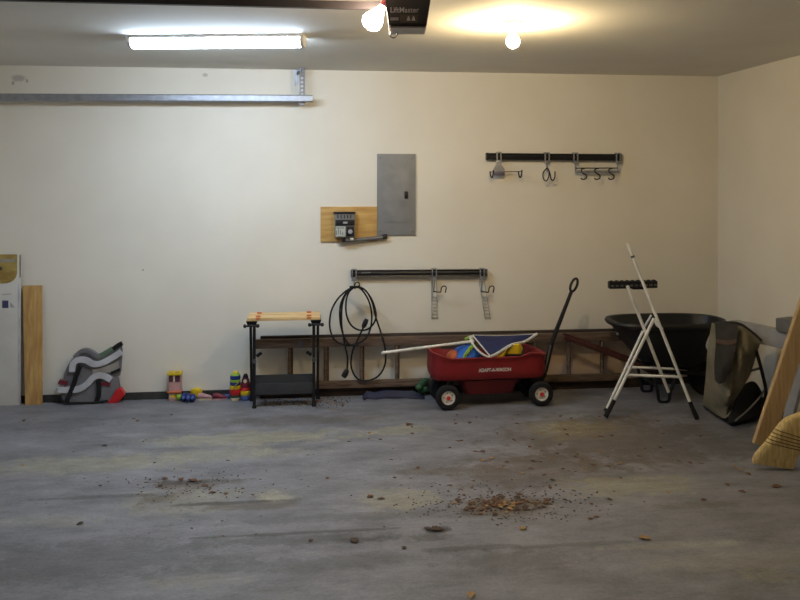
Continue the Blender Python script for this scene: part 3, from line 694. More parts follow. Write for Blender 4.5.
for es, r in (([(i, 0) for i in range(n+1)], .004), ([(n-j, j) for j in range(n+1)], .012), ([(0, j) for j in range(n+1)], .006)):
    bm = B(); tube(bm, [fl(*e)+nn*.002 for e in es], r, 6); obj('trim', bm, 'white_trim', t)
bm = B(); pA, pB = P(382, 353, W0.y-.1), at(472, 341.5, .16)
tube(bm, [pA, pA.lerp(pB, .5), pB], .0125, 10); obj('pole', bm, 'stand_white', t)
bm = B(); ball(bm, pB, .022, seg=10); ball(bm, at(471, 338, .18), .02, seg=8); obj('pole_joint', bm, 'white_trim', t)
bm = B(); tube(bm, smooth_path([at(471, 341, .15), at(475, 347, .08), at(481, 353, .02), at(487, 356.5, -.01), at(490, 357, 0)], 4), .009, 6); obj('cord', bm, 'white_trim', t)
bm = B(); bar(bm, at(465, 339.5, .2), at(472, 336, .2), .03, .02, (0, 1, 0), .004); obj('pole_end', bm, 'lime', t)

# ------------------------------------------------------------------ wheelbarrow
yb = -.43
t = thing('wheelbarrow', 'black plastic wheelbarrow with red-brown handles, behind the white roller stand', 'wheelbarrow', (P(660, 390, yb).x, yb, 0))
xa, xb = P(608.5, 318, yb).x, P(722, 318, yb).x
zr = P(665, 318.5, yb).z
def tray(z, x0, x1, hw, lean=0, n=28):
    out = []; cx = (x0+x1)/2; hx = (x1-x0)/2
    for k in range(n):
        a = 2*PI*k/n; ca, sa = math.cos(a), math.sin(a); e = .62
        w = hw*(1.0 if ca < 0 else 1-.22*ca*ca)
        out.append(Vector((cx+hx*math.copysign(abs(ca)**e, ca), yb+w*math.copysign(abs(sa)**e, sa), z+lean*ca)))
    return out
bm = B()
rings(bm, [tray(zr-.38, xa+.34, xb-.22, .15), tray(zr-.34, xa+.27, xb-.15, .18), tray(zr-.18, xa+.13, xb-.06, .235), tray(zr-.05, xa+.05, xb-.02, .27), tray(zr-.045, xa+.015, xb-.003, .285, .0), tray(zr-.02, xa, xb, .29), tray(zr, xa+.012, xb-.01, .28), tray(zr-.005, xa+.04, xb-.03, .262), tray(zr-.18, xa+.15, xb-.08, .22), tray(zr-.33, xa+.28, xb-.16, .16)])
obj('tray', bm, 'barrow', t)
for s in (-1, 1):
    ha = P(563, 337 if s < 0 else 334, yb+s*.24); hb = Vector((xa+.34, yb+s*.16, zr-.405)); hc = Vector((xb-.10, yb+s*.07, .2))
    bm = B(); bar(bm, ha, hb, .032, .032, bev=.006); obj('handle', bm, 'redwood', t)
    bm = B(); bar(bm, hb, hc, .03, .03, bev=.004); obj('fork', bm, 'steel', t)
    lx = P(655, 395, yb).x
    bm = B(); tube(bm, smooth_path([(lx-.10, yb+s*.16, .29), (lx-.055, yb+s*.17, .10), (lx-.035, yb+s*.17, .016), (lx+.04, yb+s*.17, .016), (lx+.06, yb+s*.17, .10), (lx+.14, yb+s*.15, .27)], 5), .014, 8); obj('leg', bm, 'steel', t)
bm = B(); tube(bm, [(lx-.07, yb-.165, .15), (lx-.07, yb+.165, .15)], .011, 8); obj('leg_brace', bm, 'steel', t)
wc = Vector((xb-.12, yb, .19))
bm = B(); lathe(bm, [(.07, -.035), (.15, -.045), (.18, -.03), (.19, 0), (.18, .03), (.15, .045), (.07, .035)], wc, (0, 1, 0), 28); wh = obj('wheel', bm, 'black_matte', t)
bm = B(); lathe(bm, [(.001, -.05), (.03, -.05), (.04, -.03), (.072, -.028), (.072, .028), (.04, .03), (.03, .05), (.001, .05)], wc, (0, 1, 0), 16); obj('wheel_rim', bm, 'bench_dark', wh)
bm = B(); tube(bm, [wc+Vector((0, -.09, 0)), wc+Vector((0, .09, 0))], .01, 8); obj('axle', bm, 'galv_dark', t)
bm = B(); box(bm, (xa+.30, yb-.17, zr-.432), (xa+.34, yb+.17, zr-.385)); obj('tray_support', bm, 'steel', t); bm = B(); box(bm, (xb-.30, yb-.12, zr-.44), (xb-.26, yb+.12, zr-.382)); obj('tray_support', bm, 'steel', t)
for px, py in ((617.5, 334), (637, 329)):
    q = P(px, py, yb-.235); bm = B(); lathe(bm, [(.001, 0), (.011, 0), (.008, .008), (.001, .009)], (q.x, q.y-.0, q.z), (-.4, -1, 0), 10); obj('bolt', bm, 'galv', t)

# ------------------------------------------------------------------ white roller stand
FA, FC = F(697, 420), F(605.5, 418.5)
t = thing('roller_stand', 'folding white tube roller stand with black head, standing before the wheelbarrow', 'stand', ((FA.x+FC.x)/2, FA.y+.1, 0))
def leg(top, foot, frac, name='leg', r=.0125):
    top = Vector(top); foot = Vector(foot); d = (foot-top).normalized()
    f0 = top.lerp(foot, frac)
    bm = B(); tube(bm, [top, top.lerp(f0, .5), f0], r, 10); lo = obj(name, bm, 'stand_white', t)
    bm = B(); e = foot+Vector((0, 0, .012)); tube(bm, [f0-d*.012, f0.lerp(e, .6), e], [.0165, .018, .02], 8); obj('rubber_foot', bm, 'black_matte', lo)
    return lo
yA = FA.y
Atop = D(627.5, 243.5, 6.28)
la = leg(Atop, FA, .905)
bm = B(); d = (FA-Atop).normalized(); tube(bm, [Atop-d*.004, Atop+d*.10], .0145, 10); obj('top_sleeve', bm, 'white_trim', la)
bm = B(); tube(bm, [Atop+d*.101, Atop+d*.118], .0165, 10); obj('clamp_ring', bm, 'galv_dark', la)
Ctop = D(654, 318.5, 6.26); leg(Ctop, FC, .83)
Dtop = D(643, 331, 6.45); FD = F(605, 412.5); leg(Dtop, FD, .97, r=.011)
Btop, Bbot = D(627.5, 286, 6.245), D(668.5, 392, 6.32)
bm = B(); tube(bm, [Btop, Btop.lerp(Bbot, .5), Bbot], .013, 10); obj('post', bm, 'stand_white', t)
# braces
def onl(a, b, py):
    lo, hi = 0, 1
    for _ in range(30):
        m_ = (lo+hi)/2; q = a.lerp(b, m_); d_ = (q-CAM).dot(AX); yy = HOR-(q.z-CAM.z)/d_*800
        if yy < py: lo = m_
        else: hi = m_
    return a.lerp(b, lo)
bm = B(); tube(bm, [onl(Ctop, FC, 375), onl(Atop, FA, 377)], .011, 8); obj('brace', bm, 'stand_white', t)
bm = B(); tube(bm, [onl(Dtop, FD, 367), D(673, 369, 6.42)], .010, 8); obj('brace', bm, 'stand_white', t)
bm = B(); tube(bm, smooth_path([Ctop, D(657, 325, 6.25), D(661.5, 328, 6.25), onl(Atop, FA, 331)], 3), .011, 8); obj('link', bm, 'stand_white', t)
bm = B(); bar(bm, D(644.5, 327, 6.34), D(651.5, 315, 6.34), .024, .012, (0, 1, 0), .003); obj('link', bm, 'seat_light', t)
bm = B(); q = D(646.5, 335.5, 6.33); lathe(bm, [(.001, -.03), (.018, -.03), (.022, .0), (.014, .03), (.001, .03)], q, (0, 1, 0), 12); obj('clamp_knob', bm, 'black', t)
ha, hb = D(608.5, 285, 6.3), D(656.5, 284, 6.3)
bm = B(); bar(bm, ha, hb, .056, .06, bev=.004); hd_ = obj('head', bm, 'black', t)
bm = B(); u = hb-ha
for k in range(9):
    q = ha+u*((k+.5)/9)+Vector((0, 0, .024)); ball(bm, q, .018, (1.1, 1, .7), 10)
obj('roller_balls', bm, 'black', hd_)
bm = B()
for k in range(10): q = ha+u*((k+.5)/10)+Vector((0, -.031, -.004)); box(bm, q-Vector((.012, .003, .008)), q+Vector((.012, .002, .008)), .001)
obj('roller_slots', bm, 'galv_dark', hd_)
bm = B(); q = ha.lerp(hb, .62)+Vector((0, 0, -.026)); box(bm, q-Vector((.05, .02, .012)), q+Vector((.05, .02, .008)), .004); obj('head_clamp', bm, 'black', hd_)

# ------------------------------------------------------------------ grass catcher bag
G = {'tl': D(712, 323, 6.12), 'tr': D(737, 323.5, 6.02), 'r': D(761, 341, 5.91), 'bl': F(704, 406, .02), 'b': F(731, 425, .02), 'br': F(757, 419, .02)}
t = thing('grass_bag', 'khaki and black cloth grass catcher bag slumped on its frame beside the grey sawhorse', 'bag', (G['b'].x, G['b'].y+.1, 0))
def patch(rows, k=8, th=.006, sag=.0):
    """smooth cloth through a grid of points"""
    rows = [smooth_path(r, k) for r in rows]
    cols = [smooth_path([r[i] for r in rows], k) for i in range(len(rows[0]))]
    bm = B(); nI, nJ = len(cols), len(cols[0]); VV = {}
    for i in range(nI):
        for j in range(nJ):
            p = cols[i][j]; w_ = sag*mnoise.noise(Vector((p.x*16, p.y*7, p.z*4)))*math.sin(PI*i/(nI-1))*math.sin(PI*j/(nJ-1)); p = p-AX*w_
            VV[0, i, j] = bm.verts.new(p); VV[1, i, j] = bm.verts.new(p+AX*th)
    for i in range(nI-1):
        for j in range(nJ-1):
            for s in (0, 1): bm.faces.new((VV[s, i, j], VV[s, i+1, j], VV[s, i+1, j+1], VV[s, i, j+1]))
    for i in range(nI-1):
        for j in (0, nJ-1): bm.faces.new((VV[0, i, j], VV[0, i+1, j], VV[1, i+1, j], VV[1, i, j]))
    for j in range(nJ-1):
        for i in (0, nI-1): bm.faces.new((VV[0, i, j], VV[0, i, j+1], VV[1, i, j+1], VV[1, i, j]))
    return bm
bm = patch([[D(712, 323, 6.12), D(724, 322.5, 6.07), D(737, 323.5, 6.02), D(750, 331, 5.96), D(761, 341, 5.91)],
            [D(708, 348, 6.16), D(721, 350, 6.0), D(734, 350, 5.93), D(747, 352, 5.92), D(757, 353, 5.96)],
            [D(706, 375, 6.25), D(716, 380, 6.06), D(729, 381, 5.95), D(740, 379, 5.95), D(749, 377, 6.0)],
            [D(703.5, 402, 6.40), D(711, 408, 6.23), D(719, 413, 6.13), D(726, 413, 6.06), D(735, 400, 6.05)],
            [D(704, 404.5, 6.40), D(711, 410, 6.25), D(718, 415, 6.12), D(725, 418, 6.04), D(731, 412, 6.03)]], 6, .006, .17)
cl = obj('cloth', bm, 'khaki', t)
bm = patch([[D(715, 323.5, 6.06), D(726, 323, 6.0), D(738, 324.5, 5.94)], [D(716, 342, 5.99), D(727, 343, 5.92), D(737, 342, 5.87)], [D(714.5, 364, 5.97), D(722, 366, 5.89), D(732, 361, 5.85)], [D(715, 380, 6.0), D(719.5, 384, 5.94), D(725.5, 381, 5.90)]], 5, .006, .03)
obj('mesh_panel', bm, 'darkmesh', t)
bm = patch([[D(716.5, 339, 5.975), D(727, 340.5, 5.905), D(736.5, 339, 5.855)], [D(716.5, 343, 5.975), D(727, 345, 5.9), D(736.5, 343, 5.85)]], 3, .004); obj('seam_band', bm, mat('brown_band', (92, 72, 60), .9), t)
bm = patch([[D(716, 324, 6.14), D(712, 330, 6.17)], [D(710.5, 340, 6.14), D(706, 345, 6.22)], [D(712, 356, 6.10), D(709, 352, 6.2)]], 5, .006); obj('side_flap', bm, 'pale_flap', t)
bm = B(); tube(bm, smooth_path([D(714, 323, 6.1), D(737, 322.8, 6.0), D(751, 331, 5.94), D(762, 341, 5.9)], 5), .009, 8); obj('rim_wire', bm, 'black', t)
# rigid dark base and frame
bs = [F(703, 408), F(731, 427), F(764, 418.5), F(745, 410)]
bm = B(); hexa(bm, [p+Vector((0, 0, .003)) for p in bs], [p+Vector((0, 0, .045)) for p in bs], .008); obj('base_tray', bm, 'black', t)
bm = B(); tube(bm, smooth_path([F(762, 412, .05), D(766, 393, 6.02), D(762, 372, 5.97), D(756, 350, 5.93)], 5), .013, 8); obj('frame_tube', bm, 'black', t)
bm = B(); tube(bm, [D(748, 371.5, 6.0), D(760.5, 368, 5.97)], .010, 8); obj('cross_tube', bm, 'bench_dark', t)
bm = patch([[D(738, 392, 6.12), D(746, 384, 6.2), D(755, 382, 6.22), D(762, 392, 6.1)], [F(728, 423, .05), F(738, 421, .06), F(750, 418, .06), F(761, 415, .05)]], 6, .012); obj('back_cover', bm, 'black_matte', t)
bm = B(); tube(bm, smooth_path([F(735, 421, .07), D(748, 410, 5.98), D(760, 397, 5.99), D(764, 390, 6.0)], 5), .007, 6); obj('hoop', bm, 'bench_dark', t)

# ------------------------------------------------------------------ grey sawhorse near the right wall
SA = Vector((3.36, -.97, 0)); SD = Vector((.30, -.954, 0)).normalized(); SN = Vector((SD.y, -SD.x, 0))   # SN points towards the camera's left
zt = .745; SL = .80
def SP(u, v, z): return SA+SD*u+SN*v+Vector((0, 0, z))
t = thing('sawhorse', 'grey metal sawhorse standing between the grass bag and the right wall', 'sawhorse', SP(SL/2, .05, 0))
bm = B(); rings(bm, [[SP(u, v, z) for v, z in ((0, zt-.005), (.005, zt), (.085, zt), (.09, zt-.005), (.105, zt-.125), (-.015, zt-.125))] for u in (0, SL)]); obj('beam', bm, 'bench', t)
for u, us in ((.02, -.17), (SL-.20, SL-.20)):
    for v0, v1 in ((.07, -.05 if u < .1 else .22), (.02, -.15 if u < .1 else -.10)):
        bm = B(); hexa(bm, [SP(us, v1, 0), SP(us+.06, v1, 0), SP(us+.06, v1+.03, 0), SP(us, v1+.03, 0)], [SP(u-.01, v0-.015, zt-.126), SP(u+.11, v0-.015, zt-.126), SP(u+.11, v0+.02, zt-.126), SP(u-.01, v0+.02, zt-.126)], .003); obj('leg', bm, 'bench', t)
    if u > .1: bm = B(); bar(bm, SP(u+.045, .15, .34), SP(u+.045, -.04, .34), .04, .012); obj('leg_brace', bm, 'bench', t)
q0 = D(775.5, 326, 5.74); q1 = D(799, 312, 5.74)
bm = B(); c0 = SP(SL-.34, .125, zt+.0005); 
hexa(bm, [c0, c0+SD*.26, c0+SD*.26-SN*.16, c0-SN*.16], [p+Vector((0, 0, .095)) for p in (c0, c0+SD*.26, c0+SD*.26-SN*.16, c0-SN*.16)], .006)
tag(obj('tool_case', bm, 'bench_dark'), 'dark grey case lying on top of the grey sawhorse', 'case')

# leaning plank on the right
pb = F(763, 449)
Lb = 1.74; hw = .066; th = .018
up = Vector((.355, 0, 1)).normalized()
sd = (Vector((1, 0, 0))-up*up.x).normalized(); nv = up.cross(sd).normalized()
base = Vector((pb.x-.012, pb.y, hw*abs(sd.z)+.0005))
q = [sd*hw*i+nv*th*j for i, j in ((-1, -1), (1, -1), (1, 1), (-1, 1))]
Lb = (XR-.004-(base+sd*hw).x)/up.x
bm = B(); hexa(bm, [base+x for x in q], [base+up*Lb+x for x in q], .003)
tag(obj('wooden_plank', bm, 'lumber'), 'long pine plank leaning against the right wall behind the broom', 'board')

# broom
bt = F(771, 467.5)
t = thing('straw_broom', 'straw corn broom with stitched bristles resting on the floor in front of the plank', 'broom', (bt.x, bt.y, 0))
db = 5.10
def bp(px, py, off=0): return D(px, py, db)+AX*off
# rows of the straw head: (left, right) outline
rows = [((752.5, 463), (793.5, 469), .016), ((752, 459.5), (795, 465.5), .02), ((755, 453), (796, 459), .028), ((761, 446.5), (799, 454), .032), ((767.5, 439), (803, 448), .034), ((774.5, 429.5), (809, 440), .034), ((780, 422.5), (813, 433), .034), ((786, 417.5), (815, 425.5), .033), ((795, 414), (817, 418.5), .028), ((805, 409), (818, 412), .02)]
bm = B(); rs = []
for (l, r, h) in rows:
    a_, b_ = bp(*l), bp(*r); n_ = 28; rg = []
    for k in range(n_):
        a = 2*PI*k/n_; e = .75
        u_ = .5+.5*math.copysign(abs(math.cos(a))**e, math.cos(a)); v_ = h*math.copysign(abs(math.sin(a))**e, math.sin(a))
        rg.append(a_.lerp(b_, u_)+AX*v_*(1+.05*math.sin(k*5.3)))
    rs.append(rg)
rings(bm, rs)
mz = min(v.co.z for v in bm.verts); 
bz = -mz+.002
bmesh.ops.translate(bm, verts=bm.verts[:], vec=(0, 0, max(bz, 0))); obj('bristles', bm, 'straw', t)
for k, (l, r) in enumerate((((765.6, 441.3), (802, 449.8)), ((768, 438.3), (803.5, 447.4)), ((770.3, 435.3), (805.2, 444.8)), ((772.6, 432.2), (807.2, 442)), ((775, 429), (809.2, 439.2)))):
    a_, b_ = bp(*l), bp(*r); a_.z += max(bz, 0); b_.z += max(bz, 0); n_ = 26
    bm = B(); tube(bm, [a_.lerp(b_, .5+.5*math.copysign(abs(math.cos(a))**.75, math.cos(a)))+AX*.0355*math.copysign(abs(math.sin(a))**.75, math.sin(a)) for a in [2*PI*i/n_ for i in range(n_)]], .0028, 5, True); obj('stitching', bm, 'stitch', t)
hA = bp(811, 411); hA.z += max(bz, 0)
hdn = (bp(811, 411)-bp(778, 458)).normalized()
hB = hA+hdn*.95
if hB.x > XR-.03: hB = hA+hdn*((XR-.03-hA.x)/hdn.x)
bm = B(); tube(bm, [hA-hdn*.05, hA.lerp(hB, .5), hB], .012, 10); obj('handle', bm, 'lumber', t)

# ------------------------------------------------------------------ left side
# tall white carton
fr = F(10, 405.5)
yc = fr.y
x1 = P(19.3, 400, yc).x; z1 = P(10, 254, yc).z
t = thing('tall_carton', 'tall white cardboard box with a yellow picture on top, at the left edge', 'box', (x1-.18, yc+.13, 0))
bm = B(); box(bm, (x1-.36, yc, 0), (x1, -.03, z1), .004); obj('carton', bm, 'box_white', t)
def cface(pts, m, name, e=.0012):
    bm = B(); prism(bm, [P(px, py, yc-e) for px, py in pts], (0, e-.0002, 0)); return obj(name, bm, m, t, False)
arc = [(17-17*(1-math.cos(a))*.75, 273+10.5*math.sin(a)) for a in [PI/2*k/6 for k in range(7)]]
cface([(-18, 254.3), (17.2, 254.3), (17.2, 273)]+arc[1:]+[(-18, 284)], 'print_yellow', 'picture_print')
cface([(-18, 259.5), (15, 258.8), (15, 262), (-18, 263)], 'seat_pad', 'title_band', .0018)
cface([(-4, 268), (1.5, 266.5), (2.5, 270), (-4, 271)], 'print_dark', 'picture_mark', .0018)
cface([(2.2, 300.5), (8.4, 300.5), (8.4, 308), (2.2, 308)], 'print_blue', 'blue_mark')
cface([(10.2, 302), (12, 304), (15, 307.5), (10.2, 307.5)], 'print_grey', 'grey_mark')
cface([(2, 294), (11, 293.6), (11, 294.4), (2, 294.8)], 'print_grey', 'text_line')
bm = B(); box(bm, (x1+.0002, yc+.003, P(10, 278, yc).z), (x1+.0012, -.04, z1-.01)); obj('side_print', bm, 'kraft', t, False)
bm = B(); box(bm, (x1-.012, yc-.0016, 0.02), (x1+.0016, yc+.012, P(0, 284, yc).z)); obj('edge_tape', bm, 'seat_light', t, False)
# upright plywood offcut
pa, pb_ = P(22.2, 403, -.14), P(41.4, 284.5, -.04)
bm = B(); hexa(bm, [(pa.x, -.075, 0), (P(39.3, 400, -.14).x, -.075, 0), (P(39.3, 400, -.14).x, -.055, 0), (pa.x, -.055, 0)], [(P(22.6, 300, -.03).x, -.033, pb_.z-.01), (pb_.x, -.033, pb_.z-.01), (pb_.x, -.013, pb_.z-.01), (P(22.6, 300, -.03).x, -.013, pb_.z-.01)], .002)
po = tag(obj('plywood_offcut', bm, 'ply_v'), 'narrow plywood offcut leaning upright against the wall beside the white carton', 'board')
# infant car seat
ys = F(90, 403.5).y; dep = .34
if ys+dep > -.03: dep = -.03-ys
t = thing('car_seat', 'grey infant car seat with black straps and red clip, on the floor by the wall', 'car seat', (P(90, 400, ys).x, ys+dep/2, 0))
def sp(px, py, o=0): return P(px, py, ys)+Vector((0, o, 0))
def ext(pts, m, name, o0=0., o1=None, bev=.006, k=0):
    bm = B(); pts = [sp(px, py, o0) for px, py in pts]
    if k: pts = smooth_path(pts, k, True)
    prism(bm, pts, (0, (dep if o1 is None else o1)-o0, 0), bev); return obj(name, bm, m, t)
def band(pts, hw, m, name, o0, o1):
    c_ = smooth_path([sp(px, py, 0) for px, py in pts], 4); bm = B(); up_ = []; dn = []
    for i, p in enumerate(c_):
        tg = (c_[min(i+1, len(c_)-1)]-c_[max(i-1, 0)]).normalized(); n_ = Vector((-tg.z, 0, tg.x)); up_.append(p+n_*hw); dn.append(p-n_*hw)
    rings(bm, [[u0+Vector((0, o0, 0)), u0+Vector((0, o1, 0)), d_+Vector((0, o1, 0)), d_+Vector((0, o0, 0))] for u0, d_ in zip(up_, dn)]); return obj(name, bm, m, t)
# lower base shell and upper carrier shell, each hollow looking: side cheeks with a pan between them
low = [(61, 392), (59.5, 400), (63, 403), (92, 402.5), (108, 402), (117, 399), (120, 390), (118, 378), (112, 376), (104, 376), (97, 378), (91, 383), (82, 389), (72, 391)]
upp = [(62, 384), (63.5, 373), (68, 364), (74, 356), (81, 350.5), (88, 350), (94, 353), (97, 356.5), (108, 351), (117, 344.5), (121, 344), (122, 350), (120.5, 372), (119, 377), (108, 376), (98, 377), (90, 383), (80, 387.5), (68, 389)]
ext(low, 'seat_shell', 'base_shell', .012, dep-.012); ext(upp, 'seat_shell', 'carrier_shell', .02, dep-.02)
band([(72, 372), (73, 364), (78, 360), (86, 360.5), (93, 364), (101, 363.5), (111, 358.5), (121, 352)], .024, 'seat_light', 'carrier_rim', -.004, dep)
band([(57.5, 389.5), (68, 390), (79, 389), (87, 384), (92, 378.5), (98, 375.5), (105, 376.5), (111, 380)], .024, 'seat_light', 'base_rim', -.006, dep)
band([(74, 357.5), (80, 352), (87, 351), (93, 354), (99, 358)], .016, 'seat_shell', 'hood_edge', .0, dep-.01)
band([(97.5, 357.5), (104, 354), (112, 349)], .020, 'seat_green', 'seat_fabric', .01, dep-.03)
band([(112.5, 349.5), (117, 346.2), (121.5, 343.8)], .018, 'black', 'shell_tip', .012, dep-.02)
ext([(92, 369), (100, 368.5), (112, 364), (118, 361), (119, 371), (110, 373), (100, 372.5), (92, 374.5)], 'seat_pad', 'side_pad', .006, .03, .003)
for s_ in ([(80.5, 366), (77, 374), (73, 386), (69, 396), (66, 404)], [(98.5, 380), (99, 388), (98.5, 396), (96, 402.5)]):
    band(s_, .017, 'black_matte', 'strap', -.014, .010)
band([(58.5, 382), (62, 383), (67, 383)], .016, 'maroon', 'side_clip', -.004, .04)
band([(111, 373), (114, 372), (119.5, 369.5)], .011, 'black', 'side_slot', -.002, .02)
band([(99, 386), (103, 384), (110, 385)], .012, 'maroon', 'belt_path', .004, .02)
ext([(107, 403), (112.5, 397.5), (116.5, 389), (120.5, 387.5), (125, 394), (121, 399.5), (116, 403.2)], 'red_plastic', 'red_clip', -.02, .05, .006)
bm = B(); tube(bm, smooth_path([sp(60, 396, 0), sp(66, 403, -.02), sp(80, 403, -.02), sp(96, 402, -.018), sp(108, 400.5, -.018)], 4), .010, 6); obj('loose_strap', bm, 'black_matte', t)

# toys by the wall
yt = F(173, 397).y
yy = -.085
q0, q1 = P(168.5, 396, yy), P(180.5, 375, yy)
t = thing('toy_house', 'small toy house with yellow roof and purple windows against the wall', 'toy', ((q0.x+q1.x)/2, yy+.03, 0))
bm = B(); box(bm, (q0.x, yy, 0), (q1.x, yy+.06, q1.z), .004); obj('walls', bm, 'pink', t)
bm = B(); box(bm, (q0.x+.005, yy-.004, P(0, 386.5, yy).z), (q1.x-.005, yy-.0005, P(0, 376.5, yy).z), .002); obj('window', bm, 'purple', t)
bm = B(); xm = (q0.x+q1.x)/2; box(bm, (xm-.01, yy-.0065, P(0, 386.5, yy).z), (xm+.004, yy-.0042, P(0, 376.5, yy).z)); obj('window_post', bm, 'skin_toy', t)
bm = B(); box(bm, (q0.x+.008, yy-.004, .02), (xm-.004, yy-.0005, .06), .002); obj('door_panel', bm, 'skin_toy', t)
for z_, n_ in ((.0715, 'ledge'), (q1.z+.0012, 'roof')):
    bm = B(); box(bm, (q0.x-.01, yy-.02, z_), (q1.x+.008, yy+.068, z_+(.01 if n_ == 'ledge' else .022)), .005); obj(n_, bm, 'yellow' if n_ == 'roof' else 'orange', t)
def toyrow(px, py, col, label, nm, r, cat='toy'):
    q = F(px, py); bm = B(); ball(bm, (q.x, q.y, r), r, seg=14); return tag(obj(nm, bm, col), label, cat)
t0 = F(184, 402)
t = thing('caterpillar_toy', 'bead toy with yellow, green and dark blue balls on the floor below the toy house', 'toy', (t0.x, t0.y, 0))
for px, py, r, m_, sx in ((173.5, 400, .040, 'yellow', 1), (179, 400.5, .032, 'lime', .8), (184, 401.5, .036, 'dkblue', .7), (188.5, 402, .037, 'dkblue', .7), (193, 402, .034, 'dkblue', .7)):
    q = F(px, py); bm = B(); ball(bm, (q.x, q.y, r), r, (sx, 1, 1), 14); obj('bead', bm, m_, t)
bm = B(); tube(bm, [Vector((F(173.5, 400).x, F(173.5, 400).y, .036)), Vector((F(193, 402).x, F(193, 402).y, .036))], .008, 8); obj('core', bm, 'black', t)
for px in (184, 188.5, 193):
    q = F(px, 402); bm = B(); lathe(bm, [(.001, 0), (.014, .0), (.012, .006), (.001, .006)], (q.x, q.y-.031, .045), (0, -1, .3), 10); obj('bead_dot', bm, 'ltblue', t)
q = F(196.5, 398); bm = B(); rings(bm, [[Vector((q.x+rx*math.cos(a), q.y+.03*math.sin(a)+.0, z_)) for a in [2*PI*k/14 for k in range(14)]] for rx, z_ in ((.03, .02), (.048, .035), (.052, .06), (.04, .078), (.015, .084))])
rings(bm, [[Vector((q.x+.02*math.cos(a), q.y+.02*math.sin(a), z_)) for a in [2*PI*k/10 for k in range(10)]] for z_ in (0, .022)])
tag(obj('yellow_cup', bm, 'yellow'), 'upturned yellow toy cup behind the dark blue beads', 'toy')
q = F(189, 398.5); bm = B(); ball(bm, (q.x-.02, q.y+.03, .03), .03, (1.3, .8, 1), 12); tag(obj('green_ring_toy', bm, 'lime'), 'pale green toy piece between the blue beads and the wall', 'toy')
# doll / shoe like soft toys
t0 = F(205, 399)
t = thing('baby_shoe', 'small dusty pink shoe lying on the floor left of the maroon shoe', 'shoe', (t0.x, t0.y, 0))
def shoe(px, py, m1, m2, t):
    q = F(px, py); rs = []
    for u_, w_, h_ in ((-.06, .012, .02), (-.05, .024, .045), (-.02, .027, .05), (.015, .028, .036), (.045, .026, .028), (.062, .012, .016)):
        rs.append([Vector((q.x+u_, q.y+w_*math.cos(a), .008+h_/2+h_/2*math.sin(a))) for a in [2*PI*k/12 for k in range(12)]])
    bm = B(); rings(bm, rs); obj('upper', bm, m1, t)
    bm = B(); rings(bm, [[Vector((q.x+.066*math.cos(a), q.y+.028*math.sin(a), z_)) for a in [2*PI*k/16 for k in range(16)]] for z_ in (0, .012)]); obj('sole', bm, m2, t)
shoe(204.5, 399.5, 'pink', 'skin_toy', t)
t0 = F(219, 399.5)
t = thing('baby_shoe', 'small maroon shoe lying on the floor between the pink shoe and the toy skittles', 'shoe', (t0.x, t0.y, 0))
shoe(219.5, 399.5, 'maroon', 'pink', t)
q = F(208, 397); bm = B(); ball(bm, (q.x, q.y+.03, .045), .045, (1, .8, 1), 10)
bmesh.ops.translate(bm, verts=bm.verts[:], vec=(0, 0, 0)); tag(obj('brown_ball', bm, 'leaf'), 'small brown ball by the wall behind the pink shoe', 'ball')
q = F(226, 398.5); bm = B(); rings(bm, [[Vector((q.x+.035*math.cos(a), q.y+.03*math.sin(a), z_)) for a in [2*PI*k/12 for k in range(12)]] for z_ in (0, .02, .03)])
tag(obj('toy_disc', bm, 'ltblue'), 'small flat blue toy disc on the floor left of the toy skittles', 'toy')
q = F(163.5, 398.5); bm = B(); box(bm, (q.x-.035, q.y-.02, 0), (q.x+.03, q.y+.03, .05), .008); tag(obj('black_block', bm, 'black'), 'small black block against the baseboard left of the toy house', 'block')
# two skittle shaped toys
def skittle(px, py, prof, label):
    q = F(px, py); t = thing('toy_skittle', label, 'toy', (q.x, q.y, 0), 'skittle toys by the workbench')
    z_ = 0
    for i, (m_, h_, r0, r1) in enumerate(prof):
        bm = B(); rm = max(r0, r1)*1.02
        lathe(bm, [(.001, z_), (r0*.96, z_), (r0, z_+.004), ((r0+r1)/2*1.03, z_+h_/2), (r1, z_+h_-.004), (r1*.96, z_+h_-.0005), (.001, z_+h_-.0005)], (q.x, q.y, 0), seg=18)
        obj('band', bm, m_, t); z_ += h_
    return t, q, z_
t, q, z_ = skittle(235.3, 400.5, [('skin_toy', .03, .034, .038), ('green', .022, .040, .044), ('red_plastic', .05, .046, .046), ('yellow', .03, .045, .044), ('dkblue', .028, .044, .044), ('lime', .02, .044, .043), ('dkblue', .032, .043, .042), ('lime', .022, .04, .028), ('yellow', .016, .024, .012)], 'taller toy skittle in yellow, blue and red bands, left of the pair by the workbench')
bm = B(); bar(bm, (q.x-.03, q.y-.046, .10), (q.x+.032, q.y-.046, .165), .016, .006, (0, 1, 0), .002); obj('stripe', bm, 'yellow', t)
t, q, z_ = skittle(245.5, 400, [('ltblue', .045, .036, .042), ('yellow', .04, .044, .045), ('red_plastic', .025, .045, .043), ('maroon', .05, .043, .034), ('purple', .03, .033, .024), ('black', .03, .023, .015)], 'shorter dark-topped toy skittle with red and blue bands, beside the workbench leg')
bm = B(); lathe(bm, [(.001, 0), (.016, 0), (.012, .004), (.001, .004)], (q.x, q.y-.034, .165), (0, -1, .1), 10); obj('face_spot', bm, 'skin_toy', t)

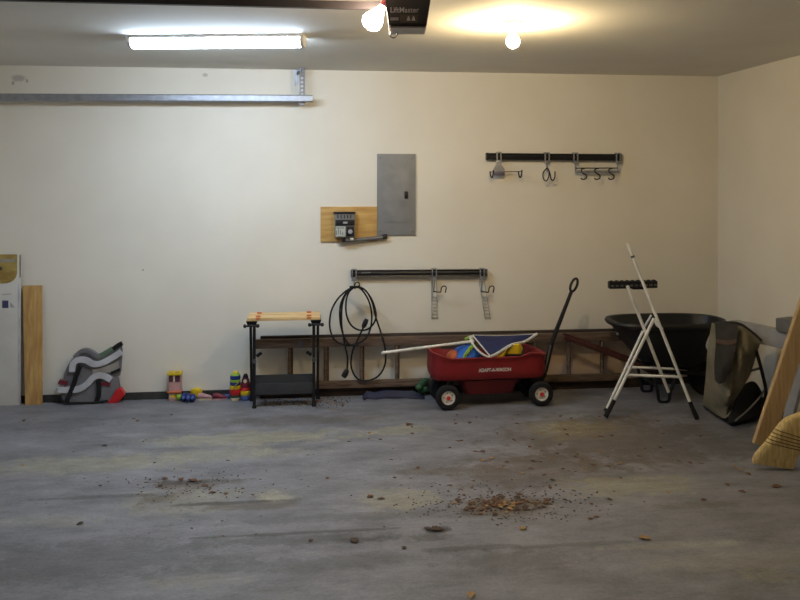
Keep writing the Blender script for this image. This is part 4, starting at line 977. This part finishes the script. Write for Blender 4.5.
# ================================================================== LEAVES AND LITTER
def leaf_mesh(m, seed):
    rnd = random.Random(seed); bm = B(); n_ = 10; L_ = 1.0; rows_ = []
    for i in range(n_+1):
        f = i/n_; wv = .30*math.sin(PI*f**.8)*(1+.35*math.sin(i*2.6+seed)); zc = .10*math.sin(PI*f)+.06*math.sin(3*f+seed)+.08
        rows_.append([(f-.5, -wv, zc+.14*wv+rnd.uniform(0, .06)), (f-.5, 0, zc), (f-.5, wv, zc+.3*wv+rnd.uniform(0, .06))])
    VV = []
    for s in (0, .03): VV.append([[bm.verts.new((x, y, z+s)) for x, y, z in r] for r in rows_])
    for s in (0, 1):
        for a_, b_ in zip(VV[s], VV[s][1:]):
            for j in range(2): bm.faces.new((a_[j], a_[j+1], b_[j+1], b_[j]))
    for a0, b0, a1, b1 in zip(VV[0], VV[0][1:], VV[1], VV[1][1:]):
        for j in (0, 2): bm.faces.new((a0[j], b0[j], b1[j], a1[j]))
    bmesh.ops.recalc_face_normals(bm, faces=bm.faces[:])
    mz_ = min(v.co.z for v in bm.verts); bmesh.ops.translate(bm, verts=bm.verts[:], vec=(0, 0, -mz_))
    me = bpy.data.meshes.new('leaf'); bm.to_mesh(me); bm.free(); me.materials.append(M[m]); return me
LM = [leaf_mesh(m_, s) for s, m_ in enumerate(('leaf', 'leaf_tan', 'leaf_dark', 'leaf', 'leaf', 'leaf_tan', 'leaf_dark'))]
def leaf(px, py, size, kind, label, group, z=.001, rot=None):
    o = bpy.data.objects.new('dry_leaf', LM[kind]); COL.objects.link(o); q = F(px, py)
    o.location = (q.x, q.y, z); o.rotation_euler = (random.uniform(-.05, .05), random.uniform(-.05, .05), random.uniform(0, 6.28) if rot is None else rot)
    o.scale = (size*.75, size*.75, size*.4); tag(o, label, 'leaf', group); return o
SC = 'small dry leaf scattered alone on the open grey concrete floor'
spots = [(409, 425, .10, 0), (113, 398, .04, 1), (492, 459, .07, 1), (483, 461, .06, 1), (523, 529, .075, 1), (645, 539, .09, 1), (437, 530, .10, 2), (427, 529, .07, 2), (354, 541, .09, 2),
         (620, 464, .06, 1), (586, 469, .05, 1), (740, 470, .06, 1), (733, 467, .06, 1), (748, 474, .06, 0), (727, 485, .06, 0), (742, 492, .06, 0), (777, 487, .08, 0), (668, 493, .05, 1), (704, 500, .05, 0),
         (590, 519, .05, 0), (471, 596, .08, 1), (482, 452, .06, 0), (535, 462, .05, 0), (450, 448, .04, 2), (412, 434, .05, 0), (456, 424, .06, 0), (470, 423, .06, 0), (512, 420, .05, 1), (380, 440, .05, 2),
         (193, 481, .08, 0), (181, 480, .07, 0), (205, 486, .06, 0), (165, 479, .06, 0), (226, 494, .05, 0), (212, 493, .06, 0), (160, 486, .05, 2), (105, 446, .05, 2), (80, 524, .06, 2), (22, 466, .05, 1), (24, 421, .06, 2),
         (138, 421, .05, 0), (134, 419, .04, 0), (171, 415, .05, 0), (155, 463, .04, 2), (228, 461, .04, 2), (311, 541, .05, 2), (100, 486, .04, 2), (349, 442, .04, 2), (243, 489, .04, 2), (418, 468, .05, 0), (395, 478, .04, 2),
         (530, 447, .05, 0), (560, 445, .05, 2), (599, 452, .05, 1), (612, 436, .05, 2), (575, 457, .05, 0), (660, 448, .05, 2), (690, 463, .05, 0), (757, 470, .04, 1), (565, 500, .04, 2), (550, 488, .05, 0), (450, 486, .05, 0), (610, 500, .05, 2), (404, 548, .05, 2), (370, 497, .07, 0), (381, 499, .06, 0)]
for px, py, s, k in spots: leaf(px, py, s, k, SC, 'leaves scattered on the floor')
for i in range(95):
    a_, r_ = random.uniform(0, 6.28), abs(random.gauss(0, .62)); r_ = min(r_, 1.2)
    px, py = 498+46*r_*math.cos(a_), 504+9*r_*math.sin(a_)
    leaf(px, py, random.uniform(.03, .065), random.choice((0, 0, 3, 4, 2, 2, 6, 5)), 'dry brown leaf in the leaf patch on the floor in front of the wagon', 'leaves in the large patch', .001+.006*(1-min(r_, 1))*random.random())
for i in range(46):
    px, py = random.uniform(262, 345), random.gauss(402, 2.6); py = max(398, min(410, py))
    leaf(px, py, random.uniform(.025, .06), random.choice((0, 1, 5, 3, 2)), 'dry leaf in the litter on the floor under and beside the folding workbench', 'leaves under the workbench')
for i in range(80):
    px, py = random.gauss(555, 85), random.gauss(452, 26); py = max(415, min(520, py))
    leaf(px, py, random.uniform(.025, .055), random.choice((0, 2, 3, 3, 4, 1)), 'small curled leaf crumb on the stained floor in front of the roller stand and wagon', 'leaf crumbs on the stained floor')
for i in range(40):
    px, py = random.uniform(10, 420), random.uniform(412, 560)
    leaf(px, py, random.uniform(.014, .03), random.choice((2, 2, 0)), 'tiny dark leaf crumb on the left half of the floor', 'leaf crumbs on the left floor')
# uncountable grit
bm = B()
for i in range(760):
    if i < 450: px, py = random.gauss(500, 42), random.gauss(504, 9)
    elif i < 620: px, py = random.uniform(258, 350), random.gauss(401.5, 3)
    else: px, py = random.gauss(190, 40), random.gauss(487, 7)
    py = max(397.5, py); q = F(px, py); s = random.uniform(.003, .007)
    bmesh.ops.create_icosphere(bm, subdivisions=1, radius=s, matrix=Matrix.Translation((q.x, q.y, s*.35)) @ Matrix.Diagonal((1, random.uniform(.5, 1), .4, 1)))
tag(obj('grit', bm, 'leaf_dark'), 'fine brown leaf grit strewn over the floor in patches', 'grit', kind='stuff')
